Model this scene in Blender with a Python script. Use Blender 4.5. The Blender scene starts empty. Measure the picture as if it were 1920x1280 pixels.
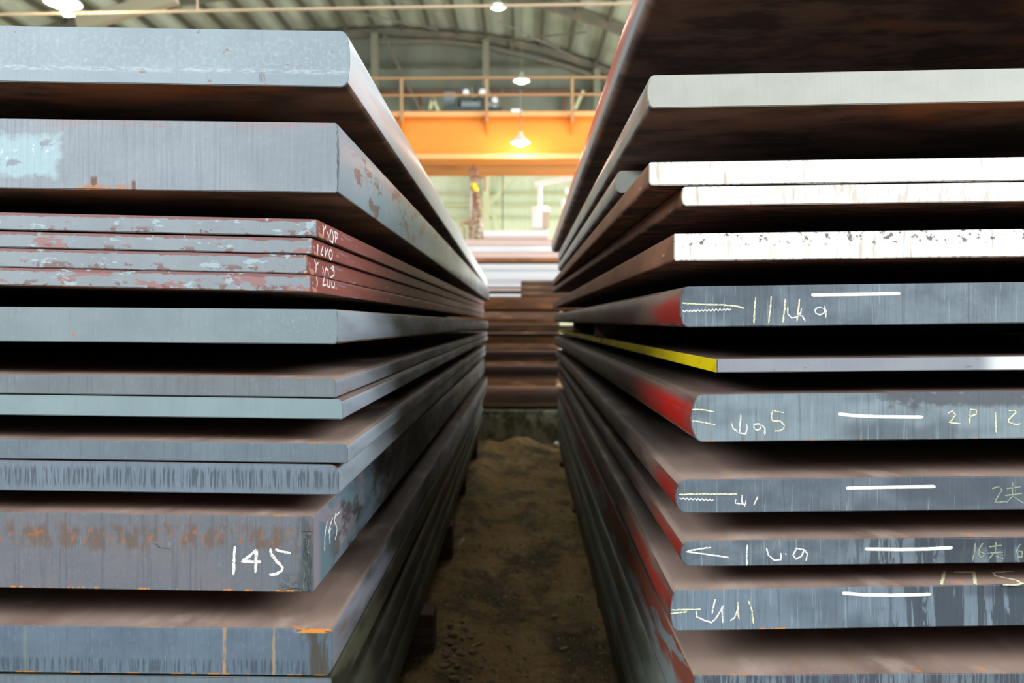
import bpy, bmesh, math, random
from mathutils import Vector, Matrix, noise
random.seed(7)
C = bpy.context.scene.collection
SC = bpy.context.scene
F = 1493.33
H = 1.30                                            # camera height above the dirt floor

# ------------------------------------------------------------------ camera, world, light, exposure
cam = bpy.data.cameras.new('camera'); camo = bpy.data.objects.new('camera', cam); C.objects.link(camo)
yaw = math.atan(15 / F); pitch = -math.atan(36 / F)
camo.location = (0, 0, H)
camo.rotation_euler = (math.pi / 2 + pitch, 0, yaw)
cam.lens = 28; cam.sensor_width = 36; cam.clip_start = .05; cam.clip_end = 300
cam.dof.use_dof = True; cam.dof.focus_distance = 1.60; cam.dof.aperture_fstop = 3.6
SC.camera = camo
SC.view_settings.view_transform = 'Standard'; SC.view_settings.look = 'None'
SC.view_settings.gamma = 1; SC.view_settings.exposure = 0.0; SC.view_settings.use_curve_mapping = False

w = bpy.data.worlds.new('world'); SC.world = w; w.use_nodes = True
bg = w.node_tree.nodes['Background']; bg.inputs[0].default_value = (.78, .9, 1, 1); bg.inputs[1].default_value = .3

def area(name, loc, rot, sx, sy, power, col=(1, 1, 1)):
    l = bpy.data.lights.new(name, 'AREA'); l.shape = 'RECTANGLE'; l.size = sx; l.size_y = sy; l.energy = power; l.color = col
    o = bpy.data.objects.new(name, l); C.objects.link(o); o.location = loc; o.rotation_euler = rot
    return o
PI = math.pi
# daylight through the open gable behind the camera
def aimed(name, loc, target, *a):
    d = Vector(target) - Vector(loc); return area(name, loc, d.to_track_quat('-Z', 'Y').to_euler(), *a)
aimed('gable_daylight', (7.0, -3.2, 5.6), (0, 1.5, 1.3), 5, 4, 1280, (.95, .98, 1))
aimed('gable_daylight', (-7.0, -3.2, 5.6), (0, 1.5, 1.3), 5, 4, 1180, (.95, .98, 1))
# added overhead fill above the cross aisle; its roof opening is unseen
area('overhead_fill', (1.5, 11.3, 9.6), (0, 0, 0), 13, 6.5, 900, (1, 1, .99))
# added hall fill standing in for side daylight; the wall openings are unseen
area('right_side_fill', (10.1, 18, 3.2), (PI / 2, 0, PI / 2), 17, 5.6, 4800, (1, 1, .98))
area('left_side_fill', (-19.5, 18, 3.2), (PI / 2, 0, -PI / 2), 17, 5.6, 3000, (1, 1, .98))

# ------------------------------------------------------------------ helpers
Rc = camo.rotation_euler.to_matrix()
CAM = Vector((0, 0, H))
def ray(px, py):
    return Rc @ Vector(((px - 960) / F, -(py - 640) / F, -1))
def at(px, py, Y):
    d = ray(px, py); return CAM + d * (Y / d.y)
def on_plane(px, py, p, n):
    d = ray(px, py); return CAM + d * ((p - CAM).dot(n) / d.dot(n))

def link(name, me, mats=(), parent=None, loc=None):
    o = bpy.data.objects.new(name, me); C.objects.link(o)
    for m in mats: me.materials.append(m)
    if parent is not None: o.parent = parent
    if loc is not None: o.location = loc
    return o
def tag(o, label=None, cat=None, group=None, kind=None):
    if label: o['label'] = label
    if cat: o['category'] = cat
    if group: o['group'] = group
    if kind: o['kind'] = kind
    return o
def empty(name, loc, label, cat, group=None):
    o = bpy.data.objects.new(name, None); C.objects.link(o); o.location = loc; o.empty_display_size = .1
    return tag(o, label, cat, group)
def obj(name, bm, mats, parent=None, smooth=None):
    me = bpy.data.meshes.new(name)
    bmesh.ops.recalc_face_normals(bm, faces=bm.faces)
    bm.to_mesh(me); bm.free()
    if smooth is not None:
        me.shade_smooth(); me.set_sharp_from_angle(angle=math.radians(smooth))
    if not isinstance(mats, (list, tuple)): mats = [mats]
    o = link(name, me, mats)
    if parent is not None:                          # vertices are given in world space
        bpy_m = Matrix.Translation(parent.location) @ parent.rotation_euler.to_matrix().to_4x4()
        me.transform(bpy_m.inverted()); o.parent = parent
    return o
def recenter(o):
    """put a top-level mesh object's origin at its base"""
    vs = [v.co for v in o.data.vertices]
    c = Vector(((min(v.x for v in vs) + max(v.x for v in vs)) / 2, (min(v.y for v in vs) + max(v.y for v in vs)) / 2, min(v.z for v in vs)))
    o.data.transform(Matrix.Translation(-c)); o.location = c
    return o
def add_box(bm, a, b, bev=0):
    x0, y0, z0 = a; x1, y1, z1 = b
    vs = [bm.verts.new(p) for p in ((x0,y0,z0),(x1,y0,z0),(x1,y1,z0),(x0,y1,z0),(x0,y0,z1),(x1,y0,z1),(x1,y1,z1),(x0,y1,z1))]
    fs = [bm.faces.new([vs[i] for i in f]) for f in ((0,3,2,1),(4,5,6,7),(0,1,5,4),(1,2,6,5),(2,3,7,6),(3,0,4,7))]
    if bev:
        es = set(e for f in fs for e in f.edges)
        bmesh.ops.bevel(bm, geom=list(es), offset=bev, segments=2, affect='EDGES')
def box(name, a, b, m, parent=None, bev=0):
    bm = bmesh.new(); add_box(bm, a, b, bev); return obj(name, bm, m, parent)
def add_tube(bm, p, q, r, n=8, r2=None, cap=True):
    p = Vector(p); q = Vector(q); d = (q - p).normalized()
    u = d.orthogonal().normalized(); v = d.cross(u); r2 = r if r2 is None else r2
    A = [bm.verts.new(p + (u * math.cos(t) + v * math.sin(t)) * r) for t in [2 * PI * i / n for i in range(n)]]
    B = [bm.verts.new(q + (u * math.cos(t) + v * math.sin(t)) * r2) for t in [2 * PI * i / n for i in range(n)]]
    for i in range(n): bm.faces.new((A[i], A[(i + 1) % n], B[(i + 1) % n], B[i]))
    if cap: bm.faces.new(A[::-1]); bm.faces.new(B)
def add_lathe(bm, c, prof, n=20, cap=True):
    c = Vector(c); rings = []
    for r, z in prof:
        rings.append([bm.verts.new(c + Vector((r * math.cos(2*PI*i/n), r * math.sin(2*PI*i/n), z))) for i in range(n)])
    for a, b in zip(rings, rings[1:]):
        for i in range(n): bm.faces.new((a[i], a[(i+1)%n], b[(i+1)%n], b[i]))
    if cap: bm.faces.new(rings[0][::-1]); bm.faces.new(rings[-1])
def add_beam(bm, p, q, w, h):
    """rectangular bar from p to q, w across and h in the vertical plane"""
    p = Vector(p); q = Vector(q); d = (q - p).normalized()
    s = d.cross(Vector((0, 0, 1)))
    s = Vector((1, 0, 0)) if s.length < 1e-3 else s.normalized()
    u = s.cross(d)
    A = [bm.verts.new(p + s*a*w/2 + u*b*h/2) for a, b in ((-1,-1),(1,-1),(1,1),(-1,1))]
    B = [bm.verts.new(q + s*a*w/2 + u*b*h/2) for a, b in ((-1,-1),(1,-1),(1,1),(-1,1))]
    for i in range(4): bm.faces.new((A[i], A[(i+1)%4], B[(i+1)%4], B[i]))
    bm.faces.new(A[::-1]); bm.faces.new(B)

# ------------------------------------------------------------------ materials
def lin(r, g, b):
    return tuple(((c/255/12.92) if c/255 <= .04045 else ((c/255+.055)/1.055)**2.4) for c in (r, g, b)) + (1,)
def mat(name, base, rough=.6, layers=(), bumps=(), metal=0, spec=.5, emit=None, world=False):
    """layers: dict(col, s=(sx,sy,sz), det, lo, hi, amt, z=(lo,hi,soft), x=..., y=..., off) painted one over another in object space"""
    m = bpy.data.materials.new(name); m.use_nodes = True; nt = m.node_tree; N = nt.nodes; L = nt.links
    P = N['Principled BSDF']; P.inputs['Roughness'].default_value = rough; P.inputs['Metallic'].default_value = metal
    P.inputs['Specular IOR Level'].default_value = spec
    base = base if len(base) == 4 else tuple(base) + (1,)
    P.inputs['Base Color'].default_value = base
    if emit:
        P.inputs['Emission Color'].default_value = tuple(emit[:3]) + (1,); P.inputs['Emission Strength'].default_value = emit[3]
    if not layers and not bumps: return m
    tc = N.new('ShaderNodeTexCoord'); src = tc.outputs['Object']
    sep = N.new('ShaderNodeSeparateXYZ'); L.new(src, sep.inputs[0])
    def nz(s, det, off=0, dist=0):
        mp = N.new('ShaderNodeMapping'); mp.inputs['Scale'].default_value = s; mp.inputs['Location'].default_value = (off*3.1, off*1.7, off*2.3)
        L.new(src, mp.inputs[0])
        n = N.new('ShaderNodeTexNoise'); n.inputs['Scale'].default_value = 1; n.inputs['Detail'].default_value = det; n.inputs['Roughness'].default_value = .6
        n.inputs['Distortion'].default_value = dist
        L.new(mp.outputs[0], n.inputs['Vector']); return n.outputs['Fac']
    def rng(v, a, b, c=0, d=1):
        r = N.new('ShaderNodeMapRange'); r.interpolation_type = 'SMOOTHSTEP'; L.new(v, r.inputs[0])
        for i, x in enumerate((a, b, c, d)): r.inputs[1+i].default_value = x
        return r.outputs[0]
    def mul(a, b):
        k = N.new('ShaderNodeMath'); k.operation = 'MULTIPLY'
        for i, x in enumerate((a, b)):
            if isinstance(x, (int, float)): k.inputs[i].default_value = x
            else: L.new(x, k.inputs[i])
        return k.outputs[0]
    def add(a, b):
        k = N.new('ShaderNodeMath'); k.operation = 'ADD'; L.new(a, k.inputs[0]); L.new(b, k.inputs[1]); return k.outputs[0]
    cur = None
    for i, l in enumerate(layers):
        f = nz(l.get('s', (5,5,5)), l.get('det', 4), l.get('off', i*1.37), l.get('dist', 0))
        fac = rng(f, l.get('lo', .45), l.get('hi', .6))
        for ax in 'xyz':
            if ax in l:
                lo, hi, so = l[ax]; v = sep.outputs['xyz'.index(ax)]
                if l.get('wob'):
                    q = N.new('ShaderNodeMath'); q.operation = 'MULTIPLY_ADD'
                    L.new(nz(l.get('ws', (30,30,30)), 3, i+.5), q.inputs[0]); q.inputs[1].default_value = l['wob']; L.new(v, q.inputs[2]); v = q.outputs[0]
                    lo += l['wob']/2; hi += l['wob']/2
                if lo > -90: fac = mul(fac, rng(v, lo - so, lo + so))
                if hi < 90: fac = mul(fac, rng(v, hi - so, hi + so, 1, 0))
        fac = mul(fac, l.get('amt', 1))
        mx = N.new('ShaderNodeMix'); mx.data_type = 'RGBA'; L.new(fac, mx.inputs[0])
        if cur is None: mx.inputs[6].default_value = base
        else: L.new(cur, mx.inputs[6])
        col = l['col']; mx.inputs[7].default_value = col if len(col) == 4 else tuple(col) + (1,)
        cur = mx.outputs[2]
    if cur is not None: L.new(cur, P.inputs['Base Color'])
    if bumps:
        h = None
        for j, (s, det, amp) in enumerate(bumps):
            v = mul(nz(s, det, 9 + j), amp); h = v if h is None else add(h, v)
        b = N.new('ShaderNodeBump'); b.inputs['Distance'].default_value = 1; L.new(h, b.inputs['Height']); L.new(b.outputs[0], P.inputs['Normal'])
    return m

def G(r, g, b, k=1.0):
    """albedo from a colour seen in full front daylight"""
    c = lin(r, g, b); return tuple(min(.9, x*.8*k) for x in c[:3]) + (1,)
STR = (160, 3, 5)                                    # vertical grinding streaks
PALE = G(190, 210, 218); DARK = G(62, 72, 82); RUST = G(150, 90, 45); ORANGE = G(235, 150, 50); PRIMER = G(160, 118, 118); BROWN = G(110, 75, 52)
def face(name, base, second, streak=.4, scol=DARK, extra=(), rough=.55, ridge=.0006, mott=.5):
    ls = [dict(col=second, s=(6, 3, 9), det=5, lo=.4, hi=.62, amt=.8),
          dict(col=scol, s=STR, det=3, lo=.5, hi=.72, amt=streak),
          dict(col=PALE, s=(220, 9, 60), det=4, lo=.55, hi=.75, amt=mott*.22)]
    return mat(name, base, rough, ls + list(extra), [(STR, 3, ridge), ((60, 60, 60), 4, ridge*.6), ((400, 400, 400), 2, .00012)])

top_m = mat('mill_scale_top', G(118, 96, 88), .62, [
    dict(col=G(98, 76, 66), s=(5, 2.2, 5), det=6, lo=.4, hi=.66, amt=.9),
    dict(col=G(140, 125, 120), s=(9, 3, 9), det=6, lo=.52, hi=.75, amt=.7),
    dict(col=BROWN, s=(14, 14, 14), det=6, lo=.58, hi=.7, amt=.6),
    dict(col=G(58, 48, 40), s=(5, 3, 5), det=5, lo=.15, hi=.5, amt=.9, y=(.3, 99, .28)),  # shade between the plates painted in, darker with depth
    dict(col=G(210, 190, 170), s=(160, 160, 160), det=2, lo=.72, hi=.76, amt=.8)],
    [((30, 12, 30), 5, .0015), ((300, 300, 300), 2, .0002)])
top_warm = mat('mill_scale_dusty', G(160, 138, 126), .65, [
    dict(col=G(120, 95, 84), s=(4, 2, 5), det=6, lo=.42, hi=.7, amt=.8),
    dict(col=G(195, 175, 165), s=(9, 5, 9), det=6, lo=.55, hi=.75, amt=.6),
    dict(col=G(54, 43, 35), s=(5, 3, 5), det=5, lo=.15, hi=.5, amt=.92, y=(.28, 99, .26)),  # painted shade: the top darkens away from its front edge
    dict(col=G(225, 150, 75), s=(24, 40, 5), det=6, lo=.57, hi=.68, amt=.75, y=(-99, .026, .02)),
    dict(col=G(210, 190, 170), s=(160, 160, 160), det=2, lo=.72, hi=.76, amt=.8)],
    [((30, 12, 30), 5, .0015)])
under_m = mat('rusty_underside', G(150, 120, 108), .65, [
    dict(col=G(84, 72, 70), s=(4, 9, 4), det=6, lo=.4, hi=.6, amt=.9),
    dict(col=G(205, 125, 70), s=(2, 3.5, 3), det=5, lo=.52, hi=.72, amt=.75),
    dict(col=G(150, 135, 110), s=(10, 22, 5), det=6, lo=.55, hi=.7, amt=.6, dist=1)],
    [((20, 20, 20), 5, .002)])
under_red = mat('red_brown_underside', G(135, 90, 74), .75, [
    dict(col=G(52, 44, 48), s=(7, 20, 7), det=7, lo=.42, hi=.58, amt=.9, dist=1.2),
    dict(col=G(190, 130, 105), s=(12, 30, 5), det=6, lo=.56, hi=.7, amt=.6, dist=1)],
    [((20, 20, 20), 5, .002)])

f_pale = face('pale_blue_grey_end', G(156, 174, 184), G(146, 164, 174), .12, G(120, 135, 145), [
    dict(col=G(176, 194, 202), s=(110, 30, 110), det=4, lo=.45, hi=.75, amt=.7, z=(-.078, -.012, .012)),
    dict(col=G(200, 215, 220), s=(60, 30, 300), det=4, lo=.45, hi=.6, amt=.6, z=(-.082, -.074, .003)),
    dict(col=G(150, 105, 90), s=(40, 10, 60), det=3, lo=.7, hi=.74, amt=.7),
    dict(col=G(125, 85, 75), s=(900, 10, 60), det=2, lo=.4, hi=.6, amt=.7, x=(-.172, -.160, .002), z=(-.098, -.080, .003))], ridge=.0002)
f_ridged = face('ridged_grey_end', G(150, 160, 170), G(138, 150, 160), .3, G(112, 124, 134), [
    dict(col=G(170, 200, 210), s=(14, 9, 22), det=6, lo=.38, hi=.42, amt=.9, x=(-.80, -.535, .01), z=(-.110, -.030, .008), wob=.05, ws=(25, 25, 40)),
    dict(col=G(215, 225, 232), s=(90, 20, 70), det=6, lo=.6, hi=.66, amt=.9, x=(-.80, -.55, .01), z=(-.105, -.04, .01)),
    dict(col=G(110, 78, 60), s=(1, 1, 1), det=1, lo=.0, hi=.1, amt=.95, x=(-.475, -.462, .002), z=(-.2, -.108, .004)),
    dict(col=G(110, 78, 60), s=(1, 1, 1), det=1, lo=.0, hi=.1, amt=.95, x=(-.396, -.388, .002), z=(-.2, -.115, .004)),
    dict(col=G(185, 130, 95), s=(60, 9, 60), det=3, lo=.45, hi=.55, amt=.9, x=(-.50, -.40, .01), z=(-.2, -.123, .003)),
    dict(col=G(165, 140, 140), s=(10, 5, 30), det=4, lo=.45, hi=.6, amt=.5, z=(-.014, .01, .004))], ridge=.0011)
def peel(i, hi=.50):
    return face('peeling_primer_end_%s' % 'abcd'[i], G(148, 160, 168), G(140, 150, 158), .08, G(120, 120, 125), [
        dict(col=PRIMER, s=(16, 5, 38), det=5, lo=hi, hi=hi+.02, amt=.9, off=i*3.3),
        dict(col=G(125, 92, 88), s=(40, 5, 60), det=4, lo=.56, hi=.58, amt=.8, z=(-99, -.022, .004), off=i*1.9),
        dict(col=G(138, 90, 86), s=(30, 5, 3), det=5, lo=.3, hi=.35, amt=.9, z=(-.0055, 99, .0012), wob=.010, ws=(50, 5, 50), off=i),
        dict(col=G(175, 198, 208), s=(25, 5, 60), det=5, lo=.6, hi=.62, amt=.8, off=i*2.2),
        dict(col=ORANGE, s=(150, 5, 150), det=2, lo=.6, hi=.62, amt=1, x=(-.006, 9, .001))], ridge=.0003)
f_mid = face('grey_green_end', G(136, 154, 160), G(126, 144, 150), .15, G(105, 120, 128), [
    dict(col=G(175, 195, 200), s=(200, 10, 120), det=5, lo=.58, hi=.7, amt=.7, x=(-.16, -.01, .03), z=(-.05, -.012, .01)),
    dict(col=G(185, 120, 80), s=(120, 10, 60), det=3, lo=.5, hi=.6, amt=.9, x=(-.512, -.503, .003), z=(-.062, -.048, .004))], ridge=.0002)
f_dull = face('dull_grey_end', G(112, 122, 128), G(120, 132, 138), .35, G(88, 96, 102), (), ridge=.0003)
f_teal = face('light_teal_grey_end', G(140, 164, 170), G(132, 154, 161), .1, G(112, 130, 138), (), ridge=.00015, mott=.2)
f_slate = face('slate_grey_end', G(112, 130, 142), G(104, 118, 130), .3, G(80, 92, 102), (), ridge=.0003)
f_streak = face('streaked_slate_end', G(120, 136, 152), G(110, 126, 140), .3, G(72, 84, 96), [
    dict(col=G(66, 78, 90), s=(190, 3, 9), det=4, lo=.47, hi=.56, amt=.8, z=(-.046, -.012, .006), wob=.03, ws=(120, 5, 9))], ridge=.0004)
f_rust = face('rust_stained_end', G(118, 120, 128), G(108, 116, 126), .4, G(76, 82, 90), [
    dict(col=G(112, 92, 80), s=(48, 5, 18), det=7, lo=.44, hi=.58, amt=.75, z=(-.066, -.022, .010), wob=.05, ws=(30, 20, 20)),
    dict(col=G(165, 108, 66), s=(80, 5, 50), det=5, lo=.57, hi=.66, amt=.9, z=(-.058, -.028, .006)),
    dict(col=ORANGE, s=(60, 5, 20), det=5, lo=.54, hi=.62, amt=.9, z=(-99, -.1432, .0008)),
    dict(col=G(72, 90, 92), s=(60, 5, 60), det=5, lo=.45, hi=.55, amt=.8, x=(-.063, .01, .006), z=(-.15, -.115, .01)),
    dict(col=G(70, 82, 86), s=(60, 5, 12), det=5, lo=.4, hi=.5, amt=.7, x=(-.030, .01, .006))], ridge=.0013)
f_blue = face('blue_slate_end', G(104, 124, 142), G(92, 110, 128), .25, G(70, 84, 98), [
    dict(col=G(66, 80, 94), s=(170, 3, 9), det=3, lo=.48, hi=.58, amt=.75, z=(-.088, -.062, .006)),
    dict(col=G(76, 74, 66), s=(55, 5, 10), det=7, lo=.36, hi=.58, amt=.92, x=(-.058, .05, .004), wob=.05, ws=(22, 22, 30)),
    dict(col=G(190, 160, 112), s=(90, 5, 20), det=3, lo=.3, hi=.5, amt=.7, x=(-.213, -.206, .002), wob=.006, ws=(40, 9, 60)),
    dict(col=G(190, 160, 112), s=(90, 5, 20), det=3, lo=.3, hi=.5, amt=.7, x=(-.116, -.111, .0015), wob=.005, ws=(40, 9, 60)),
    dict(col=G(150, 160, 130), s=(1, 1, 1), det=0, lo=0, hi=.1, amt=.35, x=(-.600, -.594, .004)),
    dict(col=ORANGE, s=(45, 5, 90), det=3, lo=.42, hi=.5, amt=1, x=(-.07, .01, .01), z=(-.008, .01, .002)),
    dict(col=ORANGE, s=(30, 5, 20), det=3, lo=.5, hi=.55, amt=1, z=(-99, -.089, .0008))], ridge=.0008)
f_offwhite = face('off_white_end', G(186, 190, 182), G(176, 180, 174), .12, G(150, 152, 146), [
    dict(col=G(95, 90, 82), s=(60, 5, 130), det=4, lo=.72, hi=.76, amt=.7)], ridge=.0002, mott=.1)
WH = (.71, .725, .69, 1)
def whiteend(n, off, dark=.0):
    return mat('white_painted_end_%s' % n, WH, .6, [
        dict(col=(.52, .50, .46, 1), s=(20, 3, 3), det=3, lo=.56, hi=.68, amt=.5, off=off),
        dict(col=(.42, .27, .18, 1), s=(60, 3, 7), det=4, lo=.60, hi=.7, amt=.6, off=off+1),
        dict(col=(.48, .35, .29, 1), s=(110, 3, 25), det=4, lo=.5, hi=.62, amt=.55*(1-dark), x=(.20, .62, .08), off=off+3) if off > 2 else
        dict(col=(.7, .66, .6, 1), s=(60, 3, 40), det=4, lo=.6, hi=.7, amt=.5, off=off+3),
        dict(col=(.07, .06, .06, 1), s=(85, 3, 90), det=5, lo=.58, hi=.63, amt=dark, off=off+2, z=(-.024, .01, .006)),
        dict(col=(.10, .08, .07, 1), s=(120, 3, 60), det=4, lo=.52, hi=.58, amt=.6, z=(-99, -.0495 if dark else -.0425, .0012), off=off+5),
        dict(col=(.10, .08, .07, 1), s=(120, 3, 60), det=4, lo=.55, hi=.6, amt=.6, z=(-.0015, 99, .0012), off=off+6)],
        [((70, 3, 20), 4, .0004)])
def dk(n, off, extra=(), a=(118, 134, 146), b=(86, 100, 113)):
    return face('dark_slate_end_%s' % n, G(*a), G(*b), .38, G(62, 74, 86), [
        dict(col=G(66, 76, 88), s=(3.2, 2, 6), det=3, lo=.5, hi=.64, amt=.6, off=off),
        dict(col=G(160, 180, 192), s=(210, 3, 8), det=3, lo=.58, hi=.7, amt=.45, off=off+2)] + list(extra), ridge=.0005, mott=.35)
def brusts(z): return [dict(col=ORANGE, s=(30, 5, 10), det=4, lo=.55, hi=.6, amt=1, z=(-99, z, .0008))]
def drips(x0): return [dict(col=G(58, 68, 80), s=(70, 3, 7), det=4, lo=.46, hi=.5, amt=.85, x=(x0, 99, .06), dist=.6),
                       dict(col=G(58, 68, 80), s=(9, 3, 9), det=4, lo=.35, hi=.5, amt=.8, x=(x0+.15, 99, .08), z=(-.022, 9, .008), wob=.02, ws=(30,3,3))]
f_greypaint = face('grey_painted_end', G(150, 157, 168), G(140, 148, 160), .1, G(120, 126, 136), [
    dict(col=G(235, 240, 245), s=(3, 3, 3), det=2, lo=.2, hi=.4, amt=.9, x=(.515, 99, .02)),
    dict(col=G(125, 105, 100), s=(40, 5, 120), det=4, lo=.66, hi=.7, amt=.7)], ridge=.0001, mott=.1)

def side(name, base, layers=(), rough=.5, bump=.0006):
    return mat(name, base, rough, list(layers), [((30, 10, 60), 4, bump), ((200, 90, 200), 3, .0002)])
grime_shade = lambda c, y0=.0, amt=.85, off=0, y1=99: dict(col=c, s=(10, 2.4, 12), det=5, lo=.32, hi=.62, amt=amt, y=(y0, y1, .30), off=off)   # grime plus aisle shade painted along the side; ends left lighter
GRIME_SHADE = G(92, 88, 76)
s_white = side('pale_side', G(228, 236, 246, 1.15), [dict(col=G(150, 160, 172), s=(20, 1.3, 20), det=4, lo=.55, hi=.8, amt=.3)], .33, .00008)
s_peelblue = side('blue_peeling_side', G(165, 180, 196), [
    dict(col=G(140, 178, 190), s=(20, 9, 16), det=6, lo=.46, hi=.5, amt=.9, y=(.15, 1.9, .3)),
    dict(col=G(125, 92, 88), s=(26, 8, 24), det=6, lo=.56, hi=.6, amt=.8, y=(.1, 99, .1)), grime_shade(GRIME_SHADE, 1.7)], .34, .0003)
s_red = side('red_primer_side', G(158, 92, 86), [
    dict(col=G(215, 150, 130), s=(9, 9, 22), det=3, lo=.62, hi=.64, amt=.9), dict(col=G(172, 116, 112), s=(10, 3, 30), det=5, lo=.5, hi=.7, amt=.6),
    dict(col=G(160, 150, 168), s=(60, 5, 60), det=4, lo=.66, hi=.7, amt=.6), grime_shade(G(84, 58, 50), .8, .8, 0, 5.0)], .45)
s_grey = side('blue_grey_side', G(162, 176, 190), [dict(col=G(135, 148, 160), s=(20, 3, 20), det=4, lo=.5, hi=.7, amt=.6), grime_shade(G(80, 83, 72), .4, .9, 0, 5.45)], .42)
s_lav = side('lavender_grey_side', G(148, 157, 170), [dict(col=G(165, 120, 105), s=(26, 6, 40), det=5, lo=.62, hi=.7, amt=.6), grime_shade(G(80, 80, 68), .35, .9, 0, 5.6)], .45)
s_lav2 = side('shaded_lavender_side', G(140, 144, 156), [dict(col=G(140, 105, 92), s=(26, 6, 40), det=5, lo=.58, hi=.7, amt=.6), grime_shade(G(52, 52, 46), .15, .95)], .45)  # darker copy of the lavender side, with deep aisle shade painted in
s_145 = side('stained_blue_side', G(150, 148, 160), [
    dict(col=G(105, 135, 148), s=(20, 6, 14), det=3, lo=.42, hi=.5, amt=.9, y=(.05, 99, .02)),
    dict(col=G(84, 72, 66), s=(20, 8, 16), det=6, lo=.5, hi=.6, amt=.8, y=(.15, 99, .1)), grime_shade(G(34, 34, 34), .4, 1)], .45)
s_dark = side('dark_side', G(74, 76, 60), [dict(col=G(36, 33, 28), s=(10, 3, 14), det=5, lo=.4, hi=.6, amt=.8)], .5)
s_r1 = side('red_and_grey_side', G(128, 134, 146), [
    dict(col=G(190, 88, 72), s=(3, 1.5, 3), det=4, lo=.15, hi=.3, amt=.95, z=(-.075, 9, .012), wob=.03, ws=(2, 2, 2)),
    dict(col=G(205, 170, 160), s=(10, 4, 10), det=4, lo=.55, hi=.7, amt=.5, y=(1.6, 99, 1))], .3, .0002)
s_greyb = side('grey_rolled_side', G(126, 130, 132), [dict(col=G(96, 84, 76), s=(14, 5, 14), det=5, lo=.5, hi=.62, amt=.6)], .34, .0003)
s_brown = side('brown_rust_side', G(130, 88, 64), [
    dict(col=G(105, 70, 50), s=(12, 4, 14), det=5, lo=.4, hi=.6, amt=.7), dict(col=G(180, 150, 115), s=(40, 12, 50), det=4, lo=.66, hi=.7, amt=.7),
    dict(col=G(90, 72, 45), s=(12, 2, 14), det=5, lo=.35, hi=.6, amt=.8, y=(1.6, 99, .8))], .6)
def s_redend(n, reach, T, off=0, red=(150, 34, 24)):
    return side('red_marked_side_%s' % n, G(108, 92, 84), [
        dict(col=G(70, 54, 50), s=(10, 3, 14), det=5, lo=.4, hi=.6, amt=.7, off=off),
        dict(col=G(*red), s=(26, 4, 26), det=5, lo=.26, hi=.55, amt=.92, y=(-1, reach, reach*.55), z=(-T*.93, -T*.22, T*.16), off=off),
        dict(col=G(150, 120, 100), s=(10, 4, 10), det=4, lo=.4, hi=.6, amt=.5, z=(-T*.2, 9, T*.1)),
        dict(col=G(120, 118, 96), s=(12, 3, 20), det=5, lo=.4, hi=.6, amt=.6, y=(1.2, 99, .6))], .4)
s_yellow = side('yellow_painted_side', G(238, 214, 0), [
    dict(col=G(190, 165, 0), s=(30, 12, 30), det=4, lo=.5, hi=.7, amt=.6), dict(col=G(130, 135, 30), s=(10, 2, 10), det=4, lo=.3, hi=.6, amt=.7, y=(.6, 99, .5))], .4)
s_r12 = side('red_and_grey_peeling_side', G(122, 132, 134), [
    dict(col=G(130, 66, 48), s=(8, 3, 12), det=6, lo=.40, hi=.44, amt=.95, z=(-.085, 9, .02), wob=.10, ws=(6, 6, 6)),
    dict(col=G(85, 58, 50), s=(10, 2, 12), det=5, lo=.5, hi=.6, amt=.8, y=(.3, 99, .5))], .5)
s_green = side('grey_green_side', G(112, 122, 112), [dict(col=G(74, 78, 66), s=(10, 3, 10), det=5, lo=.42, hi=.6, amt=.7),
    dict(col=G(150, 105, 60), s=(30, 8, 30), det=4, lo=.62, hi=.68, amt=.7)], .5)
timber = mat('old_timber', G(95, 70, 50), .85, [dict(col=G(60, 42, 32), s=(4, 30, 60), det=5, lo=.4, hi=.6, amt=.8)], [((8, 40, 80), 5, .002)])
chalk_w = mat('white_chalk', (.85, .86, .84, 1), .9, [dict(col=G(130, 142, 152), s=(350, 350, 350), det=3, lo=.52, hi=.6, amt=.75)])
chalk_y = mat('yellow_chalk', (.80, .80, .52, 1), .9, [dict(col=G(130, 142, 140), s=(350, 350, 350), det=3, lo=.5, hi=.6, amt=.8)])
chalk_f = mat('faint_chalk', G(168, 178, 150), .9, [dict(col=G(110, 122, 132), s=(300, 300, 300), det=3, lo=.45, hi=.6, amt=.9)])
stripe_m = mat('cream_paint_stripe', (.9, .86, .76, 1), .6)
stripe_w = mat('white_paint_stripe', (.92, .92, .9, 1), .6)

# ------------------------------------------------------------------ setting: the hall
SEC_Y = 30.0
prof_px = [(-12, 300), (60, 210), (150, 160), (267, 121), (398, 90), (569, 66), (740, 58), (911, 71), (1016, 91), (1104, 119), (1200, 158), (1320, 213), (1492, 300)]
prof = [(at(x, y, SEC_Y).x, at(x, y, SEC_Y).z) for x, y in prof_px]
XL, XR = prof[0][0], prof[-1][0]; EAVE = prof[0][1]
def roof_z(X):
    for (a, za), (b, zb) in zip(prof, prof[1:]):
        if a <= X <= b: return za + (zb - za) * (X - a) / (b - a)
    return EAVE
m_roof = mat('roof_sheet', (.42, .48, .39, 1), .6, [dict(col=(.22, .235, .17, 1), s=(.7, .25, .7), det=5, lo=.42, hi=.62, amt=.7),
    dict(col=(.56, .63, .54, 1), s=(.3, .16, .3), det=3, lo=.5, hi=.7, amt=.6)], [((9, .2, 9), 2, .006)])
m_purlin = mat('dark_purlin', (.10, .095, .065, 1), .6)
m_steel = mat('hall_steelwork', (.15, .15, .115, 1), .6, [dict(col=(.24, .20, .14, 1), s=(2, 2, 2), det=4, lo=.5, hi=.65, amt=.6)])
m_palesteel = mat('pale_green_steelwork', (.58, .62, .38, 1), .6)
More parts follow.
